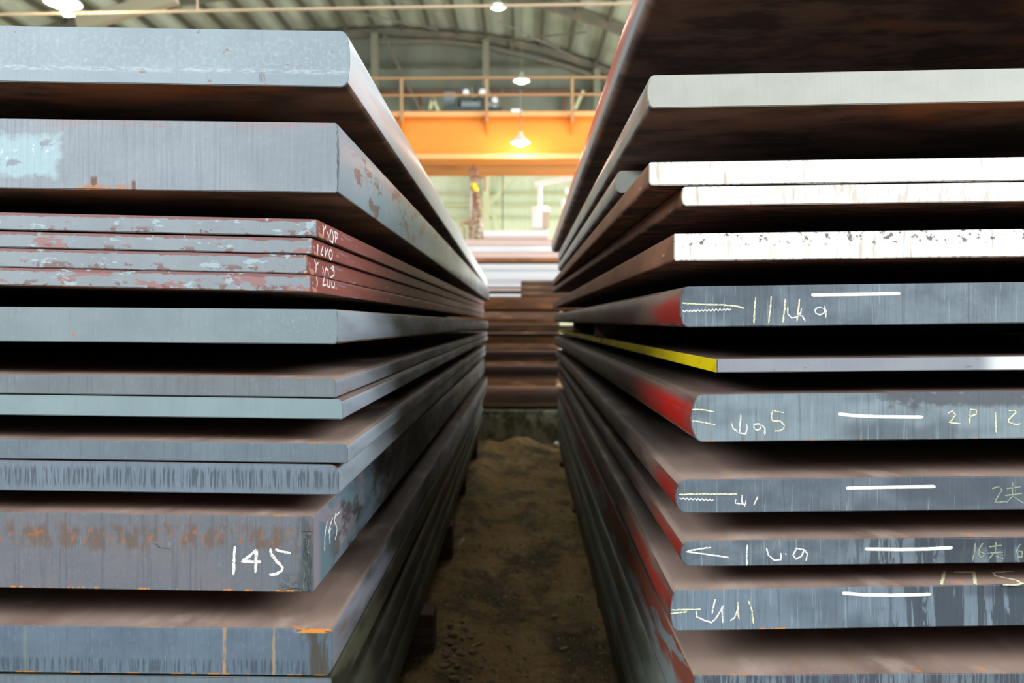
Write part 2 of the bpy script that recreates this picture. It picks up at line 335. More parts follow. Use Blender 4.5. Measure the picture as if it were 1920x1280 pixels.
m_wall = mat('green_wall_sheet', (.62, .70, .52, 1), .65, [dict(col=(.52, .57, .38, 1), s=(.8, .8, .2), det=4, lo=.45, hi=.65, amt=.7)], [((14, 1, .1), 1, .03)])
m_redbeam = mat('rusty_beam', (.20, .08, .05, 1), .7)
m_concrete = mat('old_concrete', (.42, .39, .28, 1), .9, [dict(col=(.75, .74, .62, 1), s=(6, 6, 16), det=5, lo=.42, hi=.55, amt=.9, z=(.28, 9, .03), wob=.12, ws=(9, 9, 9)),
    dict(col=(.13, .12, .06, 1), s=(7, 7, 5), det=5, lo=.42, hi=.58, amt=.8)], [((25, 25, 25), 5, .02)])
m_dirt = mat('packed_dirt', (.29, .18, .06, 1), .95, [
    dict(col=(.085, .06, .026, 1), s=(3.2, 1.8, 2), det=8, lo=.43, hi=.6, amt=.9),
    dict(col=(.36, .24, .09, 1), s=(5, 3, 5), det=6, lo=.50, hi=.68, amt=.8),
    dict(col=(.17, .15, .05, 1), s=(1.8, 1.4, 2), det=6, lo=.54, hi=.66, amt=.6),
    dict(col=(.05, .04, .02, 1), s=(28, 16, 28), det=6, lo=.55, hi=.66, amt=.7), dict(col=(.42, .33, .18, 1), s=(60, 45, 60), det=4, lo=.60, hi=.67, amt=.8)],
    [((14, 12, 14), 7, .05), ((90, 60, 90), 4, .008)])

# floor: one mesh, fine in the aisle
def lines(pts):
    out = []
    for a, b, n in pts: out += [a + (b - a) * i / n for i in range(n)]
    return out + [pts[-1][1]]
xs = lines([(-30, -1.5, 8), (-1.5, -.55, 10), (-.55, .65, 60), (.65, 1.5, 10), (1.5, 25, 8)])
ys = lines([(-12, 1.2, 8), (1.2, 5, 160), (5, 9, 90), (9, 60, 12)])
def floor_h(x, y):
    k = max(0, 1 - abs(x - .02) / .9) if 1 < y < 9.3 else 0
    if k <= 0: return 0
    h = .030 * (noise.fractal(Vector((x*3, y*2.2, 0)), .8, 2.1, 5)) + .010 * noise.fractal(Vector((x*22, y*16, 4)), .7, 2, 3)
    h += .13 * math.exp(-((x + .02)/.22)**2 - ((y - 8.1)/.28)**2) + .05 * math.exp(-((x + .33)/.12)**2)
    return h * min(1, k * 2)
bm = bmesh.new(); g = [[bm.verts.new((x, y, floor_h(x, y))) for x in xs] for y in ys]
for j in range(len(ys) - 1):
    for i in range(len(xs) - 1): bm.faces.new((g[j][i], g[j][i+1], g[j+1][i+1], g[j+1][i]))
tag(obj('floor', bm, m_dirt, smooth=60), kind='structure')

# roof: ceiling with purlins and sheets
ceil = bpy.data.objects.new('ceiling', None); C.objects.link(ceil); tag(ceil, kind='structure')
px0 = at(911, 71, SEC_Y).x; step = 51 / F * SEC_Y
pur = [px0 + k * step for k in range(-40, 40) if XL + .1 < px0 + k * step < XR - .1]
nodesx = [XL] + pur + [XR]
ybays = [-2, 3.5, 8, 14.6, 21, 25.5, 30.2]
for a, b in zip(nodesx, nodesx[1:]):
    for k in range(len(ybays) - 1):
        y0, y1 = ybays[k], ybays[k+1] - .03
        if k == 2 and -5.2 < a and b < 8.3: continue          # sheets left out so the added overhead fill gets through
        dz = .03 if k % 2 else 0
        bm = bmesh.new()
        za, zb = roof_z(a) + .12 + dz, roof_z(b) + .12 + dz
        v = [bm.verts.new(p) for p in ((a,y0,za),(b,y0,zb),(b,y1,zb),(a,y1,za),(a,y0,za+.05),(b,y0,zb+.05),(b,y1,zb+.05),(a,y1,za+.05))]
        for f in ((0,3,2,1),(4,5,6,7),(0,1,5,4),(1,2,6,5),(2,3,7,6),(3,0,4,7)): bm.faces.new([v[i] for i in f])
        obj('roof_sheet', bm, m_roof, ceil)
for x in pur:
    z = roof_z(x); box('purlin', (x-.05, -2, z-.06), (x+.05, 30, z+.12), m_purlin, ceil)
for nm, yy, hh in (('arch', 29.8, .26), ('arch', 25.6, .26), ('arch', 15.0, .26), ('arch', 6.0, .26)):
    bm = bmesh.new()
    for (xa, za), (xb, zb) in zip(prof, prof[1:]):
        add_beam(bm, (xa, yy, za - .12), (xb, yy, zb - .12), .18, hh)
    obj(nm, bm, m_steel, ceil)
# lower chord and struts of the gable truss
bm = bmesh.new()
pc = [at(707, 80, 29.6), at(830, 78, 29.6), at(911, 88, 29.6), at(985, 105, 29.6), at(1066, 126, 29.6), at(1160, 160, 29.6)]
for p, q in zip(pc, pc[1:]): add_beam(bm, p, q, .12, .12)
for x, y, x2, y2 in ((958, 75, 961, 98), (1115, 110, 1118, 145), (720, 66, 760, 150), (760, 150, 790, 210)): add_beam(bm, at(x, y, 29.65), at(x2, y2, 29.65), .1, .1)
obj('truss_chord', bm, m_steel, ceil)
# cross braces under the sheets
bm = bmesh.new()
for a, b in (((935, 40), (1085, 110)), ((1090, 14), (1168, 60)), ((1100, 60), (940, 75)), ((650, 20), (820, 55))):
    add_tube(bm, at(a[0], a[1], 26), at(b[0], b[1], 28.5), .03, 5)
obj('brace_rod', bm, m_steel, ceil)
bm = bmesh.new(); add_beam(bm, at(147, 46, 14.6), at(330, -6, 14.6), .16, .24); obj('diagonal_brace', bm, mat('pale_brace', (.36,.34,.24,1), .6), ceil)

# gable wall at the far end, with columns and girts
wb = bpy.data.objects.new('wall_back', None); C.objects.link(wb); tag(wb, kind='structure')
m_wallup = mat('shaded_green_wall_sheet', (.20, .235, .19, 1), .7, [dict(col=(.15, .165, .13, 1), s=(.8, .8, .2), det=4, lo=.45, hi=.65, amt=.7)], [((14, 1, .1), 1, .01)])  # same cladding as below, darkened with painted shade above crane level
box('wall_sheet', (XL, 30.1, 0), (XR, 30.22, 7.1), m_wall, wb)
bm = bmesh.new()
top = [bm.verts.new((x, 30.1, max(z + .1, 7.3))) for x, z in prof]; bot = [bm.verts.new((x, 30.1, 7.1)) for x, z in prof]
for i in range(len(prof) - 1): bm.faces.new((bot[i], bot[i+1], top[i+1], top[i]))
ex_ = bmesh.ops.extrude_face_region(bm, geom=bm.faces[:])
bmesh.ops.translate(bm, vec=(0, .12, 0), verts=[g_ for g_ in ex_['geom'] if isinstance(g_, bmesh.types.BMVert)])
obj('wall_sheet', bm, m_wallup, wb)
m_colup = mat('shaded_steel_column', (.22, .23, .17, 1), .6)  # upper column lengths, darkened with painted shade like the sheets
def gw(x0, y0, x1, y1, nm, m, Y=29.9, d=.12):
    a = at(x0, y1, Y); b = at(x1, y0, Y); return box(nm, (a.x, Y - d, a.z), (b.x, Y + .1, b.z), m, wb)
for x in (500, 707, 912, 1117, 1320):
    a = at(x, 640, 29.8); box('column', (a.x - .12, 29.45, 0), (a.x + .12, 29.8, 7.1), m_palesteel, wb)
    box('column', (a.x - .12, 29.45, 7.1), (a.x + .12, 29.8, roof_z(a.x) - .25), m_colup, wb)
for (y0, y1, m) in ((124, 129, m_steel), (170, 178, m_redbeam), (362, 366, m_palesteel), (383, 388, m_palesteel), (408, 411, m_palesteel)):
    gw(100, y0, 1380, y1, 'girt', m)
for x in (788, 1059): gw(x - 2, 178, x + 2, 212, 'runway_post', m_redbeam)
bm = bmesh.new()
for a, b in (((967, 322), (919, 383)), ((919, 395), (943, 432)), ((806, 205), (812, 185)), ((812, 185), (822, 208)), ((1094, 170), (1078, 205))): add_beam(bm, at(*a, 29.6), at(*b, 29.6), .1, .12)
obj('diagonal_brace', bm, m_palesteel, wb)
bm = bmesh.new(); add_tube(bm, at(942, 165, 28.5), at(942, 430, 28.5), .02, 6); tag(obj('hanging_cable', bm, m_steel), 'thin dark cable hanging in front of the green end wall', 'cable')
for nm, X, s in (('wall_left', XL, -1), ('wall_right', XR, 1)):
    r = bpy.data.objects.new(nm, None); C.objects.link(r); tag(r, kind='structure')
    for (y0, y1, z0, z1) in ((-2, 9, 0, 6.1), (27, 30.2, 0, 6.1), (-2, 30.2, 6.1, EAVE + .3)):  # unseen gap left in the wall for the added side fill
        box('wall_sheet', (X, y0, z0), (X + s * .12, y1, z1), m_wall, r)

# concrete kerb under the far stack
bm = bmesh.new(); add_box(bm, (-3.2, 8.5, -.05), (3.2, 8.95, .35), .012); bmesh.ops.subdivide_edges(bm, edges=bm.edges[:], cuts=3, use_grid_fill=True)
for v in bm.verts: v.co += Vector((0, .012, .012)) * noise.noise(v.co * 5)
tag(recenter(obj('concrete_kerb', bm, m_concrete)), 'mossy low concrete kerb across the end of the dirt aisle', 'kerb')
bm = bmesh.new(); add_box(bm, (-3.2, 10.9, -.05), (3.2, 11.3, .35), .012)
tag(recenter(obj('concrete_kerb', bm, m_concrete)), 'rear concrete kerb hidden behind the rusty cross stack', 'kerb')

# ------------------------------------------------------------------ plates
PL = {}
def plate(key, c, far, Yf, Yb, label, mats, x_edge, group, W=3.2, rt=.2, rb=.2, bul=0., name='steel_plate', follow=None):
    """c=(corner px x, y top, y bottom); far=(px x, y top) of the inner top edge's far end; x_edge=(px x, y) on the front top edge"""
    sgn = -1 if x_edge[0] < c[0] else 1
    P = at(c[0], c[1], Yf); T = P.z - at(c[0], c[2], Yf).z
    Q = at(far[0], far[1], Yb); E = at(x_edge[0], x_edge[1], Yf)
    ex = (E - P).normalized(); L = (Q - P).length; ey = (Q - P).normalized(); ez = Vector((0, 0, 1))
    if follow:                                       # lies flat on its neighbour: same plane
        nn = PL[follow]['ex'].cross(PL[follow]['ey']); ex.z = -(nn.x*ex.x + nn.y*ex.y)/nn.z; ey.z = -(nn.x*ey.x + nn.y*ey.y)/nn.z; ex.normalize(); ey.normalize()
    # profile down the inner edge (u inward from the edge)
    pts = []; rt *= T; rb *= T; b = bul * T
    for i in range(6):
        t = PI/2 * i / 5; pts.append((rt * (1 - math.sin(t)), -rt * (1 - math.cos(t))))
    for i in range(1, 4): pts.append((0, -rt - (T - rt - rb) * i / 4))
    for i in range(6):
        t = PI/2 * i / 5; pts.append((rb * (1 - math.cos(t)), -T + rb * (1 - math.sin(t))))
    pts = [(u + b * (abs(2 * (-z / T) - 1) ** 2), z) for u, z in pts]
    pts += [(W, -T), (W, 0)]
    bm = bmesh.new(); n = len(pts)
    segs = [0, .25, 1.0, 2.2, L] if L > 2.5 else [0, L]
    rings = []
    for k, y in enumerate(segs):
        rings.append([bm.verts.new(ex * u + ey * y + ez * (z)) for u, z in pts])
    for a, bb in zip(rings, rings[1:]):
        for i in range(n): bm.faces.new((a[i], a[(i+1) % n], bb[(i+1) % n], bb[i]))
    f0 = bm.faces.new(rings[0]); f1 = bm.faces.new(rings[-1][::-1])
    bmesh.ops.recalc_face_normals(bm, faces=bm.faces)
    r = bmesh.ops.bevel(bm, geom=[e for e in f0.edges], offset=min(.0016, T*.06), segments=2, affect='EDGES')
    nb = ey
    for f in bm.faces:
        nn = f.normal; f.material_index = 0 if abs(nn.dot(nb)) > .35 else (2 if nn.z > .55 else 3 if nn.z < -.55 else 1)
    me = bpy.data.meshes.new(name); bm.to_mesh(me); bm.free()
    X_ = ex * sgn; Z_ = X_.cross(ey).normalized(); Y_ = Z_.cross(X_)
    R_ = Matrix((X_, Y_, Z_)).transposed()            # the plate lies in its own axes: x across, y along, z thickness
    me.transform(R_.to_4x4().inverted())
    me.shade_smooth(); me.set_sharp_from_angle(angle=math.radians(32))
    o = link(name, me, mats, loc=P); o.rotation_euler = R_.to_euler()
    tag(o, label, 'steel plate', group)
    PL[key] = dict(o=o, P=P, ex=ex, ey=ey, T=T, W=W, L=L, s=sgn)
    return o
def surf(key, X, Y, bottom=False):
    p = PL[key]; n = p['ex'].cross(p['ey']); P = p['P'] - Vector((0, 0, p['T'] if bottom else 0))
    return P.z - (n.x * (X - P.x) + n.y * (Y - P.y)) / n.z

GL, GR = 'steel plates of the left stack', 'steel plates of the right stack'
Y0 = 1.52
T_, U_ = top_m, under_m
def Lp(key, c, y0, far, Yb, label, f, s, t=T_, u=U_, **k): plate(key, c, far, k.pop('Yf', Y0), Yb, label, [f, s, t, u], (0, y0), GL, **k)
Lp('L1', (656, 58, 163), 48, (913, 522), 9.8, 'topmost pale blue-grey plate of the left stack with a bright rolled side', f_pale, s_white, rt=.12, rb=.12, bul=.06)
Lp('L2', (636, 230, 361), 222, (918, 541), 8.5, 'very thick grey left plate with vertical ridges and peeling blue side, second from the top', f_ridged, s_peelblue, rt=.04, rb=.04, bul=.03)
Lp('L3a', (594, 411, 443), 398, (908, 565), 6.8, 'top one of the four thin red-primed plates, on the left', peel(0, .66), s_red, rt=.05, rb=.05)
Lp('L3b', (585, 446.5, 476), 434, (907, 573), 6.8, 'second of the four thin red-primed plates, with large pink peeled patches', peel(1, .57), s_red, rt=.05, rb=.05, follow='L3a')
Lp('L3c', (576, 478, 513), 467, (907.5, 580.5), 6.8, 'third of the four thin red-primed plates, brown stain near its corner', peel(2, .68), s_red, rt=.05, rb=.05, follow='L3b')
Lp('L3d', (582, 514.5, 547), 503, (906, 588.5), 6.8, 'lowest of the four thin red-primed plates, mottled grey and pink', peel(3, .54), s_red, rt=.15, rb=.05, follow='L3c')
Lp('L4', (634, 580, 645), 575, (915, 601.5), 6.73, 'smooth grey-green left plate at eye level below the red-primed ones', f_mid, s_grey, t=top_warm, rt=.04, rb=.1, bul=.05)
Lp('L5a', (630, 709, 745.5), 701, (914, 621), 7.5, 'dull grey left plate with dusty pinkish top, upper of a touching pair', f_dull, s_lav, t=top_warm, rt=.3, rb=.08)
Lp('L5b', (643, 748, 786), 740, (914.5, 629), 7.5, 'smooth teal-grey left plate, lower of a touching pair below eye level', f_teal, s_grey, rt=.3, rb=.1, follow='L5a')
Lp('L6a', (652, 832, 868.5), 823, (910, 646), 7.5, 'slate-grey left plate with rounded edge lying on the dark-streaked one', f_slate, s_grey, t=top_warm, rt=.3, rb=.1)
Lp('L6b', (635, 871.5, 928), 864, (910, 653.7), 7.5, 'left plate with dense dark vertical streaks on its end face', f_streak, s_grey, rt=.3, rb=.1, follow='L6a')
Lp('L7', (587, 968, 1111), 959, (908, 672), 8.3, 'thickest left plate, rust-stained, chalked 145', f_rust, s_145, t=top_warm, rt=.03, rb=.03)
Lp('L8', (623, 1179, 1267), 1172, (914, 706), 8.3, 'bluish left plate with yellow rust runs and orange top edge', f_blue, s_lav2, t=top_warm, rt=.1, rb=.2)
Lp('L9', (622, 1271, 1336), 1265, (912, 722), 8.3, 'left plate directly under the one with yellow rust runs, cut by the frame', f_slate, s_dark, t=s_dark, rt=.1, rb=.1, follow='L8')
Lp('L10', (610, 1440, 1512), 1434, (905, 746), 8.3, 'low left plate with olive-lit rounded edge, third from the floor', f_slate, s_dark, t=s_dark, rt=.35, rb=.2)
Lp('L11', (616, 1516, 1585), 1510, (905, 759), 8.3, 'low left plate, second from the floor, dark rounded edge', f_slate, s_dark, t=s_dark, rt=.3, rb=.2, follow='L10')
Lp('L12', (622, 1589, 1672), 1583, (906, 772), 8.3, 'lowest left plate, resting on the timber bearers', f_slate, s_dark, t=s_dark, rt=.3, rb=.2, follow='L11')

def Rp(key, c, yE, far, Yb, label, f, s, t=T_, u=U_, **k): plate(key, c, far, k.pop('Yf', Y0), Yb, label, [f, s, t, u], (1920, yE), GR, **k)
Rp('R1', (1284, -318, -200), -328, (1034, 448), 7.0, 'topmost right plate, seen from below, red paint along its edge', f_offwhite, s_r1, rt=.25, rb=.25, bul=.05)
Rp('R2', (1213, 141, 203), 127.5, (1046.5, 472), 5.5, 'off-white ended plate under the topmost right plate', f_offwhite, s_greyb, rt=.12, rb=.12, bul=.12)
Rp('R3', (1217, 304, 348), 294, (1036, 526), 6.5, 'white ended right plate lying on another white one, brown stains', whiteend('stained', 1), s_brown, u=under_red, rt=.1, rb=.2)
Rp('R4', (1278, 350, 386), 336, (1034.5, 548.5), 7.0, 'white ended right plate with rusty streaks, below a white one and set inward', whiteend('streaked', 4), s_brown, u=under_red, rt=.1, rb=.2, bul=.1, follow='R3')
Rp('R2b', (1154, 320, 362), 317, (1046, 496), 5.6, 'short off-white ended right plate, set back behind the others', f_offwhite, s_greyb, Yf=2.07, rt=.15, rb=.15, bul=.15, follow='R3')
Rp('R5', (1264, 438, 489.5), 429, (1036, 567), 7.0, 'lowest white ended right plate with black specks along its top', whiteend('specked', 7, .9), s_brown, u=under_red, rt=.05, rb=.12)
Rp('R6', (1275, 537, 613.5), 528.5, (1038, 588), 7.3, 'right plate at eye level with red side, marked 4a in chalk', dk('a', 1, brusts(-.0775)), s_redend('a', .35, .078), u=under_red, rt=.12, rb=.12, bul=.1)
Rp('R7', (1344, 673.5, 698.5), 668, (1048, 618), 7.6, 'thin grey ended right plate with a bright yellow side', f_greypaint, s_yellow, u=under_red, rt=.02, rb=.02)
Rp('R8', (1295, 740, 828.5), 733, (1039, 630), 7.7, 'thick right plate with bright red bulging side, chalked 2P', dk('b', 3, [
      dict(col=G(80, 84, 92), s=(14, 3, 20), det=4, lo=.42, hi=.5, amt=.8, x=(.36, 99, .03), z=(-.030, 9, .006), wob=.03, ws=(30, 3, 8))] + brusts(-.0885), (138, 156, 166), (122, 140, 150)), s_redend('b', .62, .089, 2, (188, 22, 10)), rt=.08, rb=.1, bul=.16)
Rp('R9', (1266, 899, 962), 892, (1041, 655), 7.8, 'slate right plate with cream stripe and yellow chalk line, fourth from the photo bottom', dk('c', 5, (), (108, 122, 136)), s_redend('c', .22, .063, 4), t=top_warm, rt=.15, rb=.15, bul=.18)
Rp('R10', (1276, 1013.5, 1062), 1006, (1043.5, 675), 8.0, 'thinner right plate marked with a chalk arrow and 4.9', dk('d', 7, drips(.33)), s_redend('d', .3, .048, 6), t=top_warm, rt=.15, rb=.2, bul=.2)
Rp('R11', (1257, 1106, 1183), 1095, (1046, 695), 8.0, 'right plate with water drip stains and chalk 175 on its top', dk('e', 9, drips(.42) + brusts(-.0765), (120, 138, 154), (110, 128, 144)), s_redend('e', .6, .078, 8), t=top_warm, rt=.1, rb=.1, bul=.1)
Rp('R12', (1300, 1266, 1412), 1261, (1046, 729), 8.0, 'lowest right plate showing its end, rusty top and peeling red side', dk('f', 11, [dict(col=G(70, 76, 88), s=(200, 3, 12), det=4, lo=.45, hi=.55, amt=.9)]), s_r12, t=top_warm, rt=.04, rb=.05)
Rp('R13', (1294, 1424, 1528), 1419, (1046.5, 754), 8.0, 'low right plate with grey-green side under the peeling red one', f_slate, s_green, t=s_green, rt=.12, rb=.2, follow='R12')
Rp('R14', (1294, 1556, 1636), 1551, (1047, 778), 8.0, 'low right plate, third from the floor, thin pale green edge', f_slate, s_green, t=s_green, rt=.3, rb=.2, follow='R13')
Rp('R15', (1294, 1642, 1738), 1637, (1047.5, 795), 8.0, 'low right plate, second from the floor, pale rounded edge', f_slate, s_green, t=s_green, rt=.35, rb=.25, follow='R14')
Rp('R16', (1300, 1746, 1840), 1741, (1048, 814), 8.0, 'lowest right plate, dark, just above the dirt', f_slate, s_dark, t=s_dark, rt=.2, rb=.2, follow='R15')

# timber bearers between the plates (set back in the gaps)
def bearer(lo, hi, Y, x0, x1, label, group, w=.09, zlo=None):
    bm = bmesh.new(); vs = []
    for z_ in (0, 1):
        for (x, y) in ((x0, Y), (x1, Y), (x1, Y + w), (x0, Y + w)):
            z = (surf(hi, x, y, True) - .0012) if z_ else (zlo if lo is None else surf(lo, x, y) + .0012)
            vs.append(bm.verts.new((x, y, z)))
    for f in ((0,3,2,1),(4,5,6,7),(0,1,5,4),(1,2,6,5),(2,3,7,6),(3,0,4,7)): bm.faces.new([vs[i] for i in f])
    h = (vs[4].co.z - vs[0].co.z)
    if h < .004: bm.free(); return
    o = recenter(obj('timber_bearer', bm, timber))
    return tag(o, label, 'timber bearer', group)
seqL = ['L1','L2','L3a','L3b','L3c','L3d','L4','L5a','L5b','L6a','L6b','L7','L8','L9','L10','L11','L12']
seqR = ['R1','R2','R3','R4','R5','R6','R7','R8','R9','R10','R11','R12','R13','R14','R15','R16']
SHORT = dict(L1='pale topmost plate', L2='thick ridged plate', L3a='top red-primed plate', L3d='lowest red-primed plate', L4='smooth grey-green plate', L5a='dull dusty-topped plate', L5b='teal-grey plate',
    L6a='slate rounded plate', L6b='dark-streaked plate', L7='plate chalked 145', L8='plate with yellow rust runs', L9='plate under the yellow rust runs', L10='olive-lit low plate', R1='topmost plate', R2='off-white plate', R2b='short set-back plate', R3='upper white plate',
    R4='streaked white plate', R5='speckled white plate', R6='red-sided eye-level plate', R7='yellow-sided plate', R8='thick plate chalked 2P', R9='plate with the yellow chalk line', R10='plate with the chalk arrow', R11='plate with drip stains',
    R12='peeling red-sided plate', R13='grey-green sided plate', R14='thin low plate')
for hi, lo in zip(seqL, seqL[1:]):
    for Y, x in ((3.9, -.52), (5.9, -.55)):
        bearer(lo, hi, Y, -3.1, x, ('nearer' if Y < 5 else 'farther') + ' timber under the %s, left stack' % SHORT.get(hi, 'low plates'), 'timber bearers in the left stack')
for hi, lo in zip(seqR, seqR[1:]):
    if hi == 'R2': continue
    for Y, x in ((3.6, .46), (5.1, .50)):
        if hi == 'R6': x = .345
        bearer(lo, hi, Y, x, 3.1, ('nearer' if Y < 5 else 'farther') + ' timber under the %s, right stack' % SHORT.get(hi, 'low plates'), 'timber bearers in the right stack')
for Y in (2.75, 5.2):
    hi = 'R2'; bearer('R2b', 'R2', Y, .5, 3.1, ('nearer' if Y < 5 else 'farther') + ' timber under the %s, right stack' % SHORT.get(hi, 'low plates'), 'timber bearers in the right stack')
    hi = 'R2b'; bearer('R3', 'R2b', Y, .5, 3.1, ('nearer' if Y < 5 else 'farther') + ' timber under the %s, right stack' % SHORT.get(hi, 'low plates'), 'timber bearers in the right stack')
for Y, x in ((1.9, -.36), (2.95, -.325), (4.2, -.36), (5.8, -.4), (7.4, -.4)):
    bearer(None, 'L12', Y, -3.1, x, 'squared timber end sticking out under the left stack on the dirt', 'timber bearers under the left stack', .12, -.02)
for Y in (1.9, 3.6, 5.4, 7.2):
    bearer(None, 'R16', Y, .36, 3.1, 'thin timber bearer under the right stack on the dirt', 'timber bearers under the right stack', .1, -.02)

# ------------------------------------------------------------------ marks on the plates
def ribbon(bm, pts, n, w, jit=.25, thick=.0004, up=None):
    """flat raised stroke through world points on a surface with normal n"""
    dense = []
    for p, q in zip(pts, pts[1:]):
        k = max(1, int((q - p).length / .004)); dense += [p.lerp(q, i / k) for i in range(k)]
    dense.append(pts[-1]); prev = None
    for i, p in enumerate(dense):
        d = (dense[min(i+1, len(dense)-1)] - dense[max(i-1, 0)]).normalized(); s = n.cross(d).normalized()
        wa = w/2 * (1 + random.uniform(-jit, jit)); wb_ = w/2 * (1 + random.uniform(-jit, jit))
        if i in (0, len(dense)-1): wa *= .6; wb_ *= .6
        cur = [bm.verts.new(p + s*wa), bm.verts.new(p + s*wa*.8 + n*thick), bm.verts.new(p - s*wb_*.8 + n*thick), bm.verts.new(p - s*wb_)]
        if prev:
            for a in range(3): bm.faces.new((prev[a], prev[a+1], cur[a+1], cur[a]))
        prev = cur
def strokes(key, polys, m, name, label, w=.003, where='front', jit=.3):
    p = PL[key]; P = p['P']
    if where == 'front': n = p['ex'].cross(Vector((0,0,1))); n = n if n.y < 0 else -n; P0 = P
    elif where == 'side': n = p['ey'].cross(Vector((0,0,1))); n = n if n.x * p['s'] < 0 else -n; P0 = P
    else: n = p['ex'].cross(p['ey']); n = n if n.z > 0 else -n; P0 = P
    n.normalize()
    for poly in polys:
        bm = bmesh.new(); ribbon(bm, [on_plane(x, y, P0 + n * .0002, n) for x, y in poly], n, w, jit)
        o = obj(name, bm, m, p['o']); o['label'] = label
def circ(cx, cy, rx, ry, a0=0, a1=360, n=12):
    return [(cx + rx*math.cos(math.radians(a0 + (a1-a0)*i/n)), cy + ry*math.sin(math.radians(a0 + (a1-a0)*i/n))) for i in range(n+1)]
CW, PS = 'chalk_stroke', 'paint_stripe'
strokes('L7', [[(440,1024),(439,1050),(437.5,1078)], [(481,1030),(468,1042),(454,1052),(472,1053),(490,1053)], [(481,1030),(480,1052),(479,1074)], [(507,1028),(509,1038),(517,1050),(530,1064),(528,1070),(518,1076),(505,1077)], [(516,1030),(530,1034),(545,1037)]], chalk_w, CW, 'white chalk number 145 on the end', .0056)
strokes('L7', [[(614,977),(611,990),(609,1008),(608.5,1032)], [(624,970),(620,982),(615,1000),(621,990)], [(618,996),(618,1008),(619,1019)], [(638,958),(632,965),(629,963),(627,976),(632,990),(631,1002),(628,1012)]], chalk_w, CW, 'white chalk number 145 on the side', .0035, 'side')
strokes('L3a', [[(604.5,420.5),(607,428),(606,437),(605.5,445)], [(611,424),(608,431)], [(613.5,434),(616,441),(615,451)], [(621,430),(618.5,440),(618.5,451),(624,455),(625,444),(623,432)], [(628,434),(629,455)], [(626,434),(632,437),(632,446),(628,449)]], chalk_w, CW, 'white chalk figures on the red side', .0045, 'side', .15)
strokes('L3b', [[(596,457),(595,477)], [(606,461),(601,476),(605,478)], [(609.5,464),(611,473),(610,482)], [(615,466),(611,476)], circ(620,477,3,9)], chalk_w, CW, 'white chalk figures on the red side', .0045, 'side', .15)
strokes('L3c', [[(589,486),(593,496),(592,511)], [(597,492),(593,497)], [(604,499),(606,506),(605,514)], [(608,517),(611,503),(615,506),(616,516)], [(620,504),(624,499),(627,508),(622,505)], [(627,508),(626,516),(619,520)]], chalk_w, CW, 'white chalk figures on the red side', .0045, 'side', .15)
strokes('L3d', [[(593,519),(595,528),(594,539)], [(608,520),(605,535),(611,534)], [(613,523),(614,536),(618,538),(619,525)], [(622,527),(622,538),(627,539),(627,528)]], chalk_w, CW, 'white chalk figures on the red side', .0045, 'side', .15)
def zig(x0, y0, x1, y1, n, a):
    return [(x0 + (x1-x0)*i/n, y0 + (y1-y0)*i/n + (a if i % 2 else -a)) for i in range(n+1)]
strokes('R6', [[(1279,568),(1320,571),(1355,571.5),(1380,574),(1396,578)], [(1417,557),(1415,580),(1413.5,606)], [(1446,555),(1444,580),(1441,605)], [(1472,560),(1471,580),(1468,605)], [(1499,560),(1497,580),(1494,604)]], chalk_y, CW, 'yellow chalk strokes', .0030)
strokes('R6', [zig(1280,583.5,1371,580,26,1.6), [(1477,576),(1477,588),(1484,596),(1494,594),(1500,586)], [(1503,578),(1500,592),(1504,592),(1510,602)], circ(1537,583,9,7,-60,290), [(1546,573),(1549,584),(1548,595)]], chalk_w, CW, 'white chalk 4a and line', .0026)
strokes('R8', [[(1297,768),(1318,768),(1339,772)], [(1298,789),(1320,792),(1341,796)], [(1447,769),(1460,772),(1470,774)], [(1448,770),(1446,782),(1449,789),(1462,789),(1471,797),(1469,804),(1460,808),(1452,808)]], chalk_y, CW, 'pale yellow chalk lines and 5', .0026)
strokes('R8', [[(1371,792),(1375,803),(1383,810)], [(1389,776),(1388,795),(1386,812)], [(1384,812),(1398,813),(1401,802),(1400,795)], circ(1420,800,7,6), [(1428,796),(1434,802),(1434,816)]], chalk_w, CW, 'white chalk figures', .0028)
strokes('R8', [[(1777,775),(1786,770),(1791,778),(1785,787),(1779,792),(1801,794)], [(1819,768),(1818,793)], [(1818,767),(1830,769),(1831,776),(1818,781)], [(1866,771),(1867,790),(1868,812)], [(1890,770),(1903,769),(1905,773),(1892,786),(1890,791),(1905,796),(1915,794)]], chalk_y, CW, 'pale chalk 2P 12', .0026)
strokes('R9', [[(1273,927),(1310,926),(1345,926),(1382,926)], ], chalk_y, CW, 'yellow chalk line', .0030)
strokes('R9', [zig(1274,934.5,1338,937.5,18,1.2), [(1380,936),(1378,943),(1398,945),(1398,938)], [(1391,927),(1391,940),(1397,949)], [(1421,930),(1417,939),(1413,947)]], chalk_w, CW, 'white chalk figures and line', .0026)
strokes('R9', [[(1860,916),(1872,912),(1879,918),(1870,932),(1865,941),(1886,940)], [(1886,916),(1914,912)], [(1899,903),(1898,930)], [(1884,929),(1917,925)], [(1898,930),(1886,943)], [(1898,930),(1919,943)]], chalk_f, CW, 'faint pale chalk figures', .0024)
strokes('R10', [[(1333,1026),(1310,1029),(1287,1034),(1325,1039),(1367,1045)], [(1401,1021),(1400,1040),(1400,1060)], [(1437,1027),(1441,1041),(1452,1050),(1464,1049),(1464,1036)], [(1472,1037),(1474,1040)], [(1508,1030),(1493,1028),(1487,1040),(1492,1048),(1503,1042),(1508,1030),(1514,1038),(1511,1051)]], chalk_w, CW, 'white chalk arrow and 4.9', .0030)
